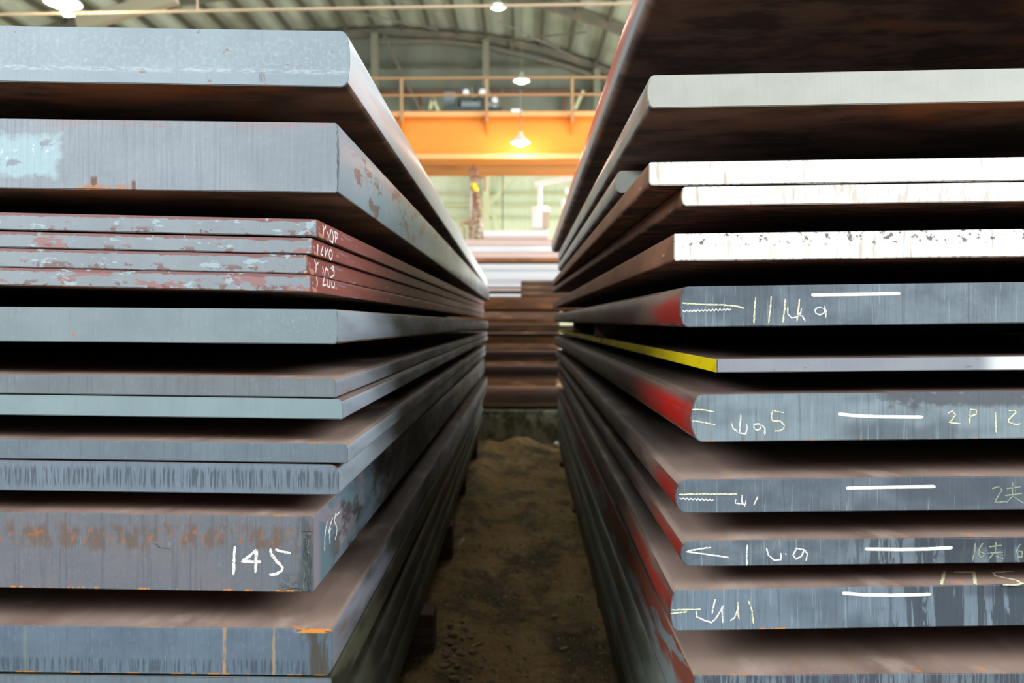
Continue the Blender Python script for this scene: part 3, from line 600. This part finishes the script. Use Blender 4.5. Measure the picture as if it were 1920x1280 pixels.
strokes('R10', [[(1829,1018),(1827,1035),(1823,1051)], [(1843,1018),(1836,1028),(1835,1041),(1841,1046),(1846,1038),(1837,1034)], [(1854,1025),(1878,1022)], [(1867,1016),(1866,1036)], [(1851,1037),(1880,1035)], [(1863,1037),(1853,1049)], [(1866,1042),(1882,1048)], [(1913,1019),(1906,1032),(1908,1044),(1916,1044),(1917,1034),(1908,1033)]], chalk_f, CW, 'pale chalk figures 16', .0026)
strokes('R11', [[(1258,1143.5),(1285,1143),(1314,1142)], [(1257,1150),(1288,1147)], [(1384,1128),(1383,1145),(1386,1161)], [(1403,1125),(1410,1145),(1413,1169)]], chalk_y, CW, 'pale yellow chalk strokes', .0028)
strokes('R11', [[(1305,1145),(1306,1156),(1322,1163),(1334,1167),(1345,1155),(1357,1135)], [(1341,1123),(1338,1134),(1335,1151)], [(1353,1136),(1355,1167)], [(1382,1144),(1377,1158),(1369,1163)]], chalk_w, CW, 'white chalk figures', .0032)
strokes('R11', [[(1771,1070),(1768,1083),(1764,1096)], [(1788,1072),(1827,1072)], [(1826,1071),(1828,1096)], [(1900,1070),(1862,1073),(1866,1079),(1905,1087),(1917,1093),(1905,1096),(1880,1096)]], chalk_y, CW, 'thin pale 175 drawn on the top', .0060, 'top')
for key, pts, m in (('R6', [(1521,553),(1600,552),(1688,550)], stripe_m), ('R8', [(1571,776),(1600,779),(1640,781),(1731,782)], stripe_w), ('R9', [(1586,915),(1670,913),(1754,912)], stripe_m),
                    ('R10', [(1621,1029),(1690,1030),(1740,1029),(1756,1028),(1786,1026.5)], stripe_w), ('R11', [(1579,1112),(1620,1115),(1672,1116),(1746,1114)], stripe_w)):
    strokes(key, [pts], m, PS, 'white stripe on the end' if m is stripe_w else 'cream stripe on the end', .0065, jit=.04)

# cutting slag left on the cut corners
def slag(key, pts, r, m, lab):
    p = PL[key]; n = p['ex'].cross(Vector((0,0,1))); n = n if n.y < 0 else -n
    bm = bmesh.new(); W_ = [on_plane(x, y, p['P'], n) for x, y in pts]; D = []
    for a, b in zip(W_, W_[1:]):
        k = max(1, int((b-a).length/.003)); D += [a.lerp(b, i/k) for i in range(k)]
    D.append(W_[-1]); prev = None
    for i, q in enumerate(D):
        rr = r * (.65 + .7 * abs(noise.noise(q * 90))) * (.4 if i in (0, len(D)-1) else 1)
        q = q + Vector((noise.noise(q*60)*r*.8, 0, 0))
        cur = [bm.verts.new(q + Vector((math.cos(t)*rr, math.sin(t)*rr*.6, 0))) for t in [2*PI*j/8 for j in range(8)]]
        if prev:
            for j in range(8): bm.faces.new((prev[j], prev[(j+1)%8], cur[(j+1)%8], cur[j]))
        else: bm.faces.new(cur)
        prev = cur
    bm.faces.new(prev)
    o = obj('cutting_slag', bm, m, p['o'], smooth=80); o['label'] = lab
m_slag = mat('blackened_slag', G(70, 80, 84), .35, [dict(col=G(130, 145, 150), s=(90, 90, 30), det=4, lo=.5, hi=.65, amt=.7)], [((150, 150, 100), 4, .002)])
slag('L7', [(579,998),(577,1030),(580,1060),(579,1108)], .0034, m_slag, 'dark ridge down the corner')
slag('L7', [(572,1005),(570,1040),(573,1070),(568,1108)], .0022, m_slag, 'thin dark ridge beside the corner')
slag('L7', [(525,1106),(540,1104),(556,1100),(572,1108)], .0035, m_slag, 'lumpy drips at the lower corner')
slag('L7', [(566,996),(588,996)], .002, m_slag, 'short crosswise nick near the top corner')
slag('L2', [(632,238),(633.5,290),(633,355)], .0016, m_slag, 'dark seam down the corner')
slag('L7', [(288,1016),(300,1026),(320,1029)], .0018, m_slag, 'short raised scar')
slag('R6', [(1276,556),(1275.5,575),(1276,595)], .0014, m_slag, 'dark seam at the rounded corner')

# ------------------------------------------------------------------ rusty cross stack behind the aisle
m_ro = mat('rusty_orange_plate', (.34, .13, .04, 1), .8, [dict(col=(.16, .07, .035, 1), s=(3, 3, 9), det=5, lo=.42, hi=.6, amt=.8)])
m_rb = mat('brown_rust_plate', (.11, .055, .03, 1), .8, [dict(col=(.30, .16, .08, 1), s=(2, 3, 9), det=5, lo=.5, hi=.65, amt=.7)])
m_rl = mat('pale_worn_plate_edge', (.30, .20, .14, 1), .7)
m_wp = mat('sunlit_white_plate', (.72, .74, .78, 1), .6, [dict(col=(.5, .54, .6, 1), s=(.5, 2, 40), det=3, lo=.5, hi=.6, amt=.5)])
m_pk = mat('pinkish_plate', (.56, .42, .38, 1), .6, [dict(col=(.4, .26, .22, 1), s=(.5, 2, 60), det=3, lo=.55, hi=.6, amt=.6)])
def cross(px0_, px1, yt, yb, Y, D, label, mf, mt, group, slant=0):
    a = at(px0_, yb, Y) if isinstance(px0_, (int, float)) else None
    x0, x1 = at(px0_, yt, Y).x, at(px1, yt, Y).x; zt, zb = at(975, yt, Y).z, at(975, yb, Y).z
    bm = bmesh.new(); add_box(bm, (x0, Y, zb), (x1, Y + D, zt), min(.004, (zt-zb)*.2))
    bm.normal_update()
    for f in bm.faces: f.material_index = 1 if abs(f.normal.z) > .7 else 0
    return tag(recenter(obj('steel_plate', bm, [mf, mt])), label, 'steel plate', group)
G3 = 'rusty plates of the cross stack at the end of the aisle'
rows = [(556.5, 579.5, 'thick orange-brown plate, topmost across the full width of the cross stack', m_ro),
        (597, 604.5, 'thin orange plate at eye level in the rusty cross stack', m_ro),
        (611.5, 622, 'dull brown plate just below eye level in the cross stack', m_rb),
        (631, 644, 'bright rusty plate in the middle of the cross stack', m_ro),
        (671, 677, 'brown plate with pale edge above the dark gap in the cross stack', m_rb),
        (705.5, 710, 'thin pale-edged plate, second from the kerb in the cross stack', m_rl),
        (756.5, 762, 'thin pale-edged plate lowest in the cross stack above the kerb', m_rl)]
prevz = None; rz = []
for yt, yb, lab, m in rows:
    cross(440, 1500, yt, yb, 8.68, 2.4, lab, m, m_ro, G3); rz.append((at(975, yt, 8.68).z, at(975, yb, 8.68).z))
for i, (yt, yb) in enumerate(((526.5, 533), (534, 544), (545, 555.8))):
    cross(977, 1500, yt, yb, 8.68, 2.4, ['topmost short brown plate stacked on the right of the cross stack', 'middle short brown plate on the right of the cross stack', 'lowest short brown plate on the right of the cross stack'][i], m_rb, m_rb, G3)
rz.append((.352, 0))
for (zt, zb), (zt2, _) in zip(rz, rz[1:]):
    for x in (-2.0, 1.9):
        for y in (9.1, 10.9 if zb < .5 and zt2 < .4 else 10.7):
            if y == 10.9: y = 10.92
            if zt2 < .4 and y < 9.2: y = 8.75
            tag(recenter(box('timber_bearer', (x-.05, y, zt2+.001), (x+.05, y+.12, zb-.001), timber)), 'dark timber block between plates of the rusty cross stack', 'timber bearer', 'timber blocks in the cross stack')
box_l = at(907, 592, 8.4); box_r = at(932, 592, 8.4)

G4 = 'sunlit plates beyond the cross stack'
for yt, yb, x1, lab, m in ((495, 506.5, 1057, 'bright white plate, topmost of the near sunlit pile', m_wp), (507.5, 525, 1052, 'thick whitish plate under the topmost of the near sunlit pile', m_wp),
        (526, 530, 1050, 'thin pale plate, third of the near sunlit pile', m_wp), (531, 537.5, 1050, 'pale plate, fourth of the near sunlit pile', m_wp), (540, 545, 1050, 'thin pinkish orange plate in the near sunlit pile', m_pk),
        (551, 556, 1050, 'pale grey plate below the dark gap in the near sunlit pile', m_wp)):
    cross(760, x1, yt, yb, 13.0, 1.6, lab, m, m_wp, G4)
z551 = at(975, 556, 13.0).z
for i in range(4):
    z0 = i * (z551 - .004) / 4
    tag(recenter(box('steel_slab', (-1.7, 13.05, z0 + .002), (.6, 14.5, z0 + (z551 - .004) / 4 - .002), m_rb, bev=.01)), 'heavy brown slab carrying the near sunlit pile', 'steel slab', 'slabs under the near sunlit pile')
for x in (-1.6, .3):
    for (ya, yb) in ((545, 551), (537.5, 540)):
        tag(recenter(box('timber_bearer', (x, 13.2, at(975, yb, 13).z + .001), (x + .1, 14.3, at(975, ya, 13).z - .001), timber)), 'small timber block in a gap of the near sunlit pile', 'timber bearer', 'timber blocks in the sunlit piles')
for yt, yb, x1, lab, m in ((433, 442, 1027.5, 'short bright white plate, topmost of the far sunlit pile', m_wp), (442.5, 448, 1027, 'short pinkish plate under the topmost of the far sunlit pile', m_pk),
        (449, 461, 1060, 'wide pinkish plate, third of the far sunlit pile', m_pk), (461.7, 466, 1060, 'thin blue-grey plate in the far sunlit pile', m_wp), (466.6, 471, 1060, 'second thin blue-grey plate in the far sunlit pile', m_wp),
        (471.5, 483, 1060, 'thick pinkish white plate in the far sunlit pile', m_pk), (483.6, 489, 1060, 'orange-brown plate lowest of the far sunlit pile', m_ro)):
    cross(907 if yt < 449 else 760, x1, yt, yb, 17.0, 1.5, lab, m, m_wp, 'plates of the far sunlit pile')
zf = at(975, 489, 17).z
for i in range(6):
    tag(recenter(box('steel_slab', (-2.1, 17.05, i*(zf-.004)/6 + .002), (.85, 18.4, (i+1)*(zf-.004)/6 - .002), m_rb, bev=.01)), 'heavy brown slab carrying the far sunlit pile', 'steel slab', 'slabs under the far sunlit pile')

# white drum on an arm
m_white = mat('white_enamel', (.86, .87, .86, 1), .4); m_beige = mat('beige_panel', (.42, .37, .26, 1), .6)
YD = 20.5; base = at(1085, 600, YD)
e = empty('dust_extractor', (base.x, YD, 0), 'white drum hanging from a white overhead arm above the sunlit plates', 'extractor')
bm = bmesh.new(); add_tube(bm, (base.x, YD, 0), (base.x, YD, at(0, 336, YD).z), .09, 12); obj('post', bm, m_white, e)
bm = bmesh.new(); add_beam(bm, at(1003, 345, YD), at(1088, 332, YD), .12, .12); obj('arm', bm, m_white, e)
bm = bmesh.new(); add_tube(bm, at(1012, 346, YD), at(1012, 392, YD), .06, 12); obj('stem', bm, m_white, e)
c = at(1013, 429, YD); hD = at(1013, 388, YD).z - c.z
bm = bmesh.new(); add_lathe(bm, (c.x, YD, c.z), [(.21, 0), (.225, .02), (.225, hD*.78), (.24, hD*.8), (.24, hD*.96), (.21, hD)], 24); obj('drum', bm, m_white, e, 30)
box('side_panel', (c.x + .10, YD - .27, c.z), (c.x + .22, YD - .14, c.z + hD*.74), m_beige, e)
for (x, y0, y1) in ((1062, 352, 364), (1056, 373, 392)):
    bm = bmesh.new(); add_tube(bm, at(x, y1, YD), at(x, y0, YD), .05, 10); add_beam(bm, at(x, (y0+y1)/2, YD), at(1086, (y0+y1)/2, YD), .04, .04); obj('fitting', bm, m_white, e)

# ------------------------------------------------------------------ overhead crane
m_or = mat('orange_crane_paint', (.74, .24, .012, 1), .5, [dict(col=(.70, .24, .015, 1), s=(.8, .8, .8), det=4, lo=.45, hi=.65, amt=.7)])
m_fl = mat('faded_orange_flange', (.72, .38, .14, 1), .6)
m_rail = mat('worn_yellow_rail', (.36, .22, .10, 1), .6)
YC = 18.0
def zc(y, Y=YC): return at(975, y, Y).z
cr = empty('overhead_crane', (-4.7, YC, zc(300)), 'orange double-girder overhead crane with railing across the hall', 'crane')
def girder(Y, zt, zb):
    x0, x1 = XL + .5, XR - .5
    g_ = box('girder', (x0, Y, zb + .10), (x1, Y + .45, zt - .10), m_or, cr)
    box('flange', (x0, Y - .12, zt - .12), (x1, Y + .57, zt), m_or, cr); box('flange', (x0, Y - .14, zb), (x1, Y + .59, zb + .11), m_or, cr)
    box('flange_lip', (x0, Y - .135, zt - .12), (x1, Y - .12, zt - .01), m_fl, cr); box('flange_lip', (x0, Y - .155, zb), (x1, Y - .14, zb + .11), m_fl, cr)
girder(YC, zc(211), zc(300)); girder(19.45, zc(300) + .09 + (zc(211) - zc(300)) - .1, zc(321.5, 19.45))
for xx in (XL + .35, XR - .85): box('end_carriage', (xx, YC - .6, zc(300) - .35), (xx + .5, 20.6, zc(300) - .02), m_or, cr)
def rail_x(x, Y): return at(x, 200, Y).x
YR = YC - .25
for x in (433, 593, 753, 912.5, 1073, 1233):
    X = rail_x(x, YR)
    bm = bmesh.new(); add_box(bm, (X-.03, YR-.03, zc(228, YR)), (X+.03, YR+.03, zc(147, YR))); obj('railing_post', bm, m_rail, cr)
    bm = bmesh.new(); v = [bm.verts.new(p) for p in ((X-.01, YR-.03, zc(212, YR)), (X-.01, YC, zc(212, YR)), (X-.01, YC, zc(250, YR)), (X+.01, YR-.03, zc(212, YR)), (X+.01, YC, zc(212, YR)), (X+.01, YC, zc(250, YR)))]
    for f in ((0,1,2),(3,5,4),(0,3,4,1),(1,4,5,2),(2,5,3,0)): bm.faces.new([v[i] for i in f])
    obj('bracket', bm, m_or, cr)
for y in (147, 179):
    bm = bmesh.new(); add_tube(bm, (XL + 1, YR, zc(y + 2, YR)), (XR - 1, YR, zc(y - 3, YR)), .028, 8); obj('handrail', bm, m_rail, cr)
# plate on the top flange
box('label_plate', (at(959, 212, YC).x, YC - .17, zc(214)), (at(978, 212, YC).x, YC - .14, zc(208)), m_white, cr)
# trolley
m_blk = mat('dark_green_machine', (.05, .07, .06, 1), .5); m_mot = mat('grey_motor', (.20, .25, .26, 1), .5)
zt = zc(211) + .01
tr = empty('hoist_trolley', (at(890, 200, 18.9).x, 18.9, zt), 'dark hoist trolley with motors on top of the orange girders', 'hoist')
xa, xb = at(835, 200, 18.8).x, at(943, 200, 18.8).x
box('trolley_frame', (xa, 18.05, zt), (xb, 19.9, zt + .14), m_blk, tr, .01)
bm = bmesh.new(); add_tube(bm, (xa + .3, 18.9, zt + .38), (xb - .15, 18.9, zt + .38), .20, 18); obj('rope_drum', bm, m_blk, tr)
bm = bmesh.new(); add_tube(bm, (xa + .02, 18.5, zt + .40), (xa + .27, 18.5, zt + .40), .20, 16); obj('motor', bm, m_mot, tr)
bm = bmesh.new(); add_tube(bm, (xa + .42, 18.3, zt + .22), (xa + .85, 18.3, zt + .22), .11, 14); obj('motor', bm, m_mot, tr)
bm = bmesh.new(); add_tube(bm, (xb - .22, 18.4, zt + .20), (xb - .22, 18.2, zt + .20), .12, 14); obj('brake_wheel', bm, m_mot, tr)
for x, y, r in ((874, 174, .07), (905, 174, .08), (928, 188, .065), (927, 204, .06)):
    p = at(x, y, 18.2); bm = bmesh.new(); add_tube(bm, (p.x, 18.15, p.z), (p.x, 18.3, p.z), r, 12); obj('cover_cap', bm, m_white, tr)
for x in (874, 905): 
    p = at(x, 174, 18.3); box('gearbox', (p.x - .14, 18.28, zt + .14), (p.x + .14, 18.7, p.z + .16), m_blk, tr, .02)
# hook, tangle of chains
m_rch = mat('rusty_chain', (.30, .15, .09, 1), .7, [dict(col=(.50, .34, .24, 1), s=(9, 9, 9), det=3, lo=.5, hi=.6, amt=.8)]); m_yb = mat('yellow_hook_paint', (.9, .62, .02, 1), .5)
m_gch = mat('grey_chain', (.45, .42, .38, 1), .5, metal=.3)
YH = 18.95
hk = empty('chain_hoist', (at(888, 300, YH).x, YH, at(888, 303, YH).z), 'rusty bundle of lifting chains with yellow hook block below the crane', 'chains')
bm = bmesh.new(); p0 = at(888, 312, YH)
add_tube(bm, (p0.x, YH, zc(211) + .005), at(888, 330, YH), .04, 8); add_box(bm, (p0.x - .11, YH - .1, at(0, 333, YH).z), (p0.x + .11, YH + .1, at(0, 318, YH).z), .02); obj('hook_block', bm, m_rch, hk)
for x, y in ((888, 347), (892, 354)):
    p = at(x, y, YH - .15); bm = bmesh.new(); bmesh.ops.create_uvsphere(bm, u_segments=14, v_segments=8, radius=.065, matrix=Matrix.Translation(p)); obj('hook_ball', bm, m_yb, hk, 60)
bm = bmesh.new(); add_tube(bm, at(881, 334, YH), at(911, 333, YH), .03, 6); add_tube(bm, at(909, 333, YH), at(909, 358, YH), .025, 6); obj('spreader_bar', bm, m_rch, hk)
bm = bmesh.new(); add_tube(bm, at(863, 418, YH), at(903, 416, YH), .035, 6); add_tube(bm, at(864, 418, YH), at(867, 425, YH), .03, 6); obj('spreader_bar', bm, m_rch, hk)
def chain(pts, m, s=.045, nm='chain'):
    bm = bmesh.new(); k = 0; P_ = [at(x, y, YH + dy) for x, y, dy in pts]
    for a, b in zip(P_, P_[1:]):
        n = max(1, int((b-a).length / (s*1.5)))
        for i in range(n):
            c_ = a.lerp(b, (i+.5)/n); d = (b-a).normalized(); u = Vector((1,0,0)) if k % 2 else Vector((0,1,0)); k += 1
            ring = []
            for j in range(8):
                t = 2*PI*j/8; q = c_ + d*math.cos(t)*s + u*math.sin(t)*s*.6; o_ = (d*math.cos(t) + u*math.sin(t)).normalized(); w_ = d.cross(u)
                ring.append([bm.verts.new(q + (o_*math.cos(f) + w_*math.sin(f))*s*.26) for f in (0, PI/2, PI, 3*PI/2)])
            for j in range(8):
                for f in range(4): bm.faces.new((ring[j][f], ring[(j+1)%8][f], ring[(j+1)%8][(f+1)%4], ring[j][(f+1)%4]))
    obj(nm, bm, m, hk)
random.seed(3)
for (x, m) in ((884, m_rch), (888, m_rch), (892, m_rch), (896, m_gch), (883, m_gch), (890, m_gch), (899, m_rch), (893, m_rch), (887, m_rch), (895, m_rch)):
    chain([(888 + (x-889)*.5, 332, random.uniform(-.1,.1)), (x, 380, random.uniform(-.15,.15)), ((x-889)*1.6 + 889 + random.uniform(-4, 4), 418, random.uniform(-.15,.15)), (x + random.uniform(-6, 8), 462, random.uniform(-.15,.15))], m)
chain([(896, 400, 0), (903, 418, 0), (907, 450, 0)], m_gch); chain([(882, 420, 0), (880, 460, 0)], m_rch); chain([(870, 425, 0), (872, 455, 0)], m_rch)

# runway beams that carry the crane
for X0, X1 in ((XL, XL + .9), (XR - .9, XR)):
    box('runway', (X0, -1.5, zc(300) - .75), (X1, 29.9, zc(300) - .36), m_steel, ceil)

# long pipe across the hall
a_, b_ = at(-1500, 50, 12.0), at(2100, -13, 12.0)
a_ = Vector((XL, 12, a_.z + (XL - a_.x)*(b_.z-a_.z)/(b_.x-a_.x))); b_ = Vector((XR, 12, a_.z + (XR - a_.x)*((at(1175,6,12).z-at(0,27,12).z)/(at(1175,6,12).x-at(0,27,12).x))))
a_ = at(0, 27, 12); sl = (at(1175,7,12).z - a_.z)/(at(1175,7,12).x - a_.x)
bm = bmesh.new(); add_tube(bm, (XL, 12, a_.z + (XL-a_.x)*sl), (XR, 12, a_.z + (XR-a_.x)*sl), .022, 8)
X = at(370, 0, 12).x; add_tube(bm, (X, 12, a_.z + (X-a_.x)*sl), (X, 12, roof_z(X)), .012, 6)
recenter(tag(obj('tie_rod', bm, mat('pale_rusty_rod', (.55, .42, .28, 1), .6)), 'long thin pale rod spanning the hall below the roof', 'rod'))

# pendant lamps
m_bulb = mat('lamp_glow', (1, 1, 1, 1), .5, emit=(1, .96, .82, 22)); m_shade = mat('lamp_shade', (.55, .56, .50, 1), .4)
def lamp(px, py, Y, R, label, power, stem):
    c = at(px, py, Y)
    e = empty('pendant_lamp', c, label, 'lamp', 'pendant lamps under the roof')
    bm = bmesh.new(); add_lathe(bm, c, [(R, 0), (R*.96, R*.12), (R*.6, R*.5), (R*.28, R*.8), (R*.2, R*1.15), (.03, R*1.2)], 22, False); obj('lamp_shade', bm, m_shade, e, 60)
    bm = bmesh.new(); add_lathe(bm, c, [(.01, -R*.30), (R*.45, -R*.22), (R*.8, -R*.04), (R*.86, R*.04), (R*.3, R*.1)], 22); obj('bulb', bm, m_bulb, e, 60)
    bm = bmesh.new(); add_tube(bm, c + Vector((0, 0, R*1.15)), c + Vector((0, 0, R*1.15 + stem)), .014, 6); obj('cord', bm, m_steel, e)
    l = bpy.data.lights.new('lamp_light', 'POINT'); l.energy = power; l.color = (1, .93, .75); l.shadow_soft_size = R*.5
    lo = bpy.data.objects.new('lamp_light', l); C.objects.link(lo); lo.parent = e; lo.location = (0, 0, -R*.55)
lamp(976, 268, 17.25, .20, 'bright pendant lamp in front of the orange crane girder', 70, .9)
lamp(978, 152, 24.0, .23, 'smaller pendant lamp above the crane railing', 90, roof_z(at(978,152,24).x) - at(978,152,24).z - .27)
lamp(934, 13, 20.0, .19, 'pendant lamp just under the roof above the crane', 120, roof_z(at(934,13,20).x) - at(934,13,20).z - .22)
lamp(118, 6, 11.2, .24, 'large glaring pendant lamp at the top left', 160, roof_z(at(118,6,11.2).x) - at(118,6,11.2).z - .27)
lamp(126, 26, 19.5, .17, 'small lamp seen below the large one at the top left', 60, roof_z(at(126,26,19.5).x) - at(126,26,19.5).z - .2)

# ------------------------------------------------------------------ litter on the dirt
m_chip = mat('pale_wood_chip', (.42, .32, .18, 1), .9); m_stone = mat('earthy_stone', (.24, .15, .075, 1), .9, [dict(col=(.2,.15,.09,1), s=(30,30,30), det=3, lo=.5, hi=.6, amt=.7)])
def ground(px, py):
    d = ray(px, py); t = -H / d.z; p = CAM + d*t
    for _ in range(3):
        t = (floor_h(p.x, p.y) - H) / d.z; p = CAM + d*t
    return p
def chip(p, l, wd, h, ang, m, nm, label, cat, group):
    bm = bmesh.new(); add_box(bm, (-l/2, -wd/2, 0), (l/2, wd/2, h)); bmesh.ops.subdivide_edges(bm, edges=bm.edges[:], cuts=1, use_grid_fill=True)
    for v in bm.verts: v.co += Vector((random.uniform(-1,1)*l*.08, random.uniform(-1,1)*wd*.18, random.uniform(-1,1)*h*.2))
    o = obj(nm, bm, m); o.location = p - Vector((0,0,h*.35)); o.rotation_euler = (random.uniform(-.1,.1), random.uniform(-.1,.1), ang)
    return tag(o, label, cat, group)
def stone(p, r, label, group):
    bm = bmesh.new(); bmesh.ops.create_icosphere(bm, subdivisions=2, radius=r)
    o_ = Vector((random.random()*9, random.random()*9, 0))
    for v in bm.verts: v.co *= 1 + .5*noise.noise(v.co/r*1.2 + o_); v.co.z *= .5; v.co.x *= 1.25
    o = obj('stone', bm, m_stone, smooth=50); o.location = p + Vector((0,0,r*.1)); return tag(o, label, 'stone', group)
for x, y, l, a, lab in ((1040,1155,.024,.4,'pale wood chip right of the aisle middle near the right stack'), (950,1087,.022,.1,'pale wood chip in the middle of the aisle'), (1040,1092,.02,.0,'small wood chip beside the right stack halfway down the aisle'),
        (1006,890,.03,0,'pale fleck far down the aisle near the kerb'), (980,1028,.018,1.1,'yellowish chip in the centre of the dirt aisle')):
    chip(ground(x, y), l, l*.6, .008, a, m_chip, 'wood_chip', lab, 'wood chip', None)
chip(ground(890, 1210), .085, .007, .007, .75, m_chip, 'twig', 'thin pale twig lying in the left foreground of the dirt', 'twig', None)
chip(ground(865, 1018), .13, .014, .012, 1.45, m_chip, 'wood_strip', 'upright-lying wooden strip beside the left stack', 'wood strip', None)
chip(ground(857, 1030), .06, .02, .012, 2.4, m_chip, 'wood_strip', 'short broken wood piece touching the strip by the left stack', 'wood strip', None)
chip(ground(925, 950), .14, .01, .01, 2.3, m_chip, 'twig', 'pale twig lying across the aisle below the kerb mound', 'twig', None)
chip(ground(1060, 1215), .05, .01, .008, .7, m_chip, 'twig', 'short twig in the right foreground of the dirt', 'twig', None)
random.seed(11)
for x, y, r in ((850,1190,.016),(870,1180,.02),(838,1205,.02),(862,1225,.022),(846,1240,.018),(880,1195,.014),(833,1228,.016),(900,1250,.012),(842,1260,.018),(872,1253,.013),(858,1205,.009),(852,1215,.011),(866,1196,.008),(884,1222,.009),(838,1222,.013),(856,1248,.012),(890,1240,.008),(845,1172,.012),(866,1165,.009),(829,1250,.02),(852,1272,.016),(880,1270,.01),(905,1232,.007)):
    stone(ground(x, y), r, 'brown stone among rubble beside the left stack in the foreground', 'rubble stones by the left stack')
for i in range(26):
    x = random.uniform(880, 1110); y = random.uniform(900, 1275)
    p = ground(x, y)
    if p.x > .27 or p.x < -.25: continue
    stone(p, random.uniform(.004, .009), 'tiny pebble on the brown dirt of the aisle', 'pebbles on the aisle')
bm = bmesh.new(); p = ground(1043, 838); bmesh.ops.create_icosphere(bm, subdivisions=2, radius=.03, matrix=Matrix.Translation(p + Vector((0,0,.03))))
recenter(tag(obj('crumpled_scrap', bm, m_white), 'small bluish white scrap by the right stack near the kerb', 'scrap'))
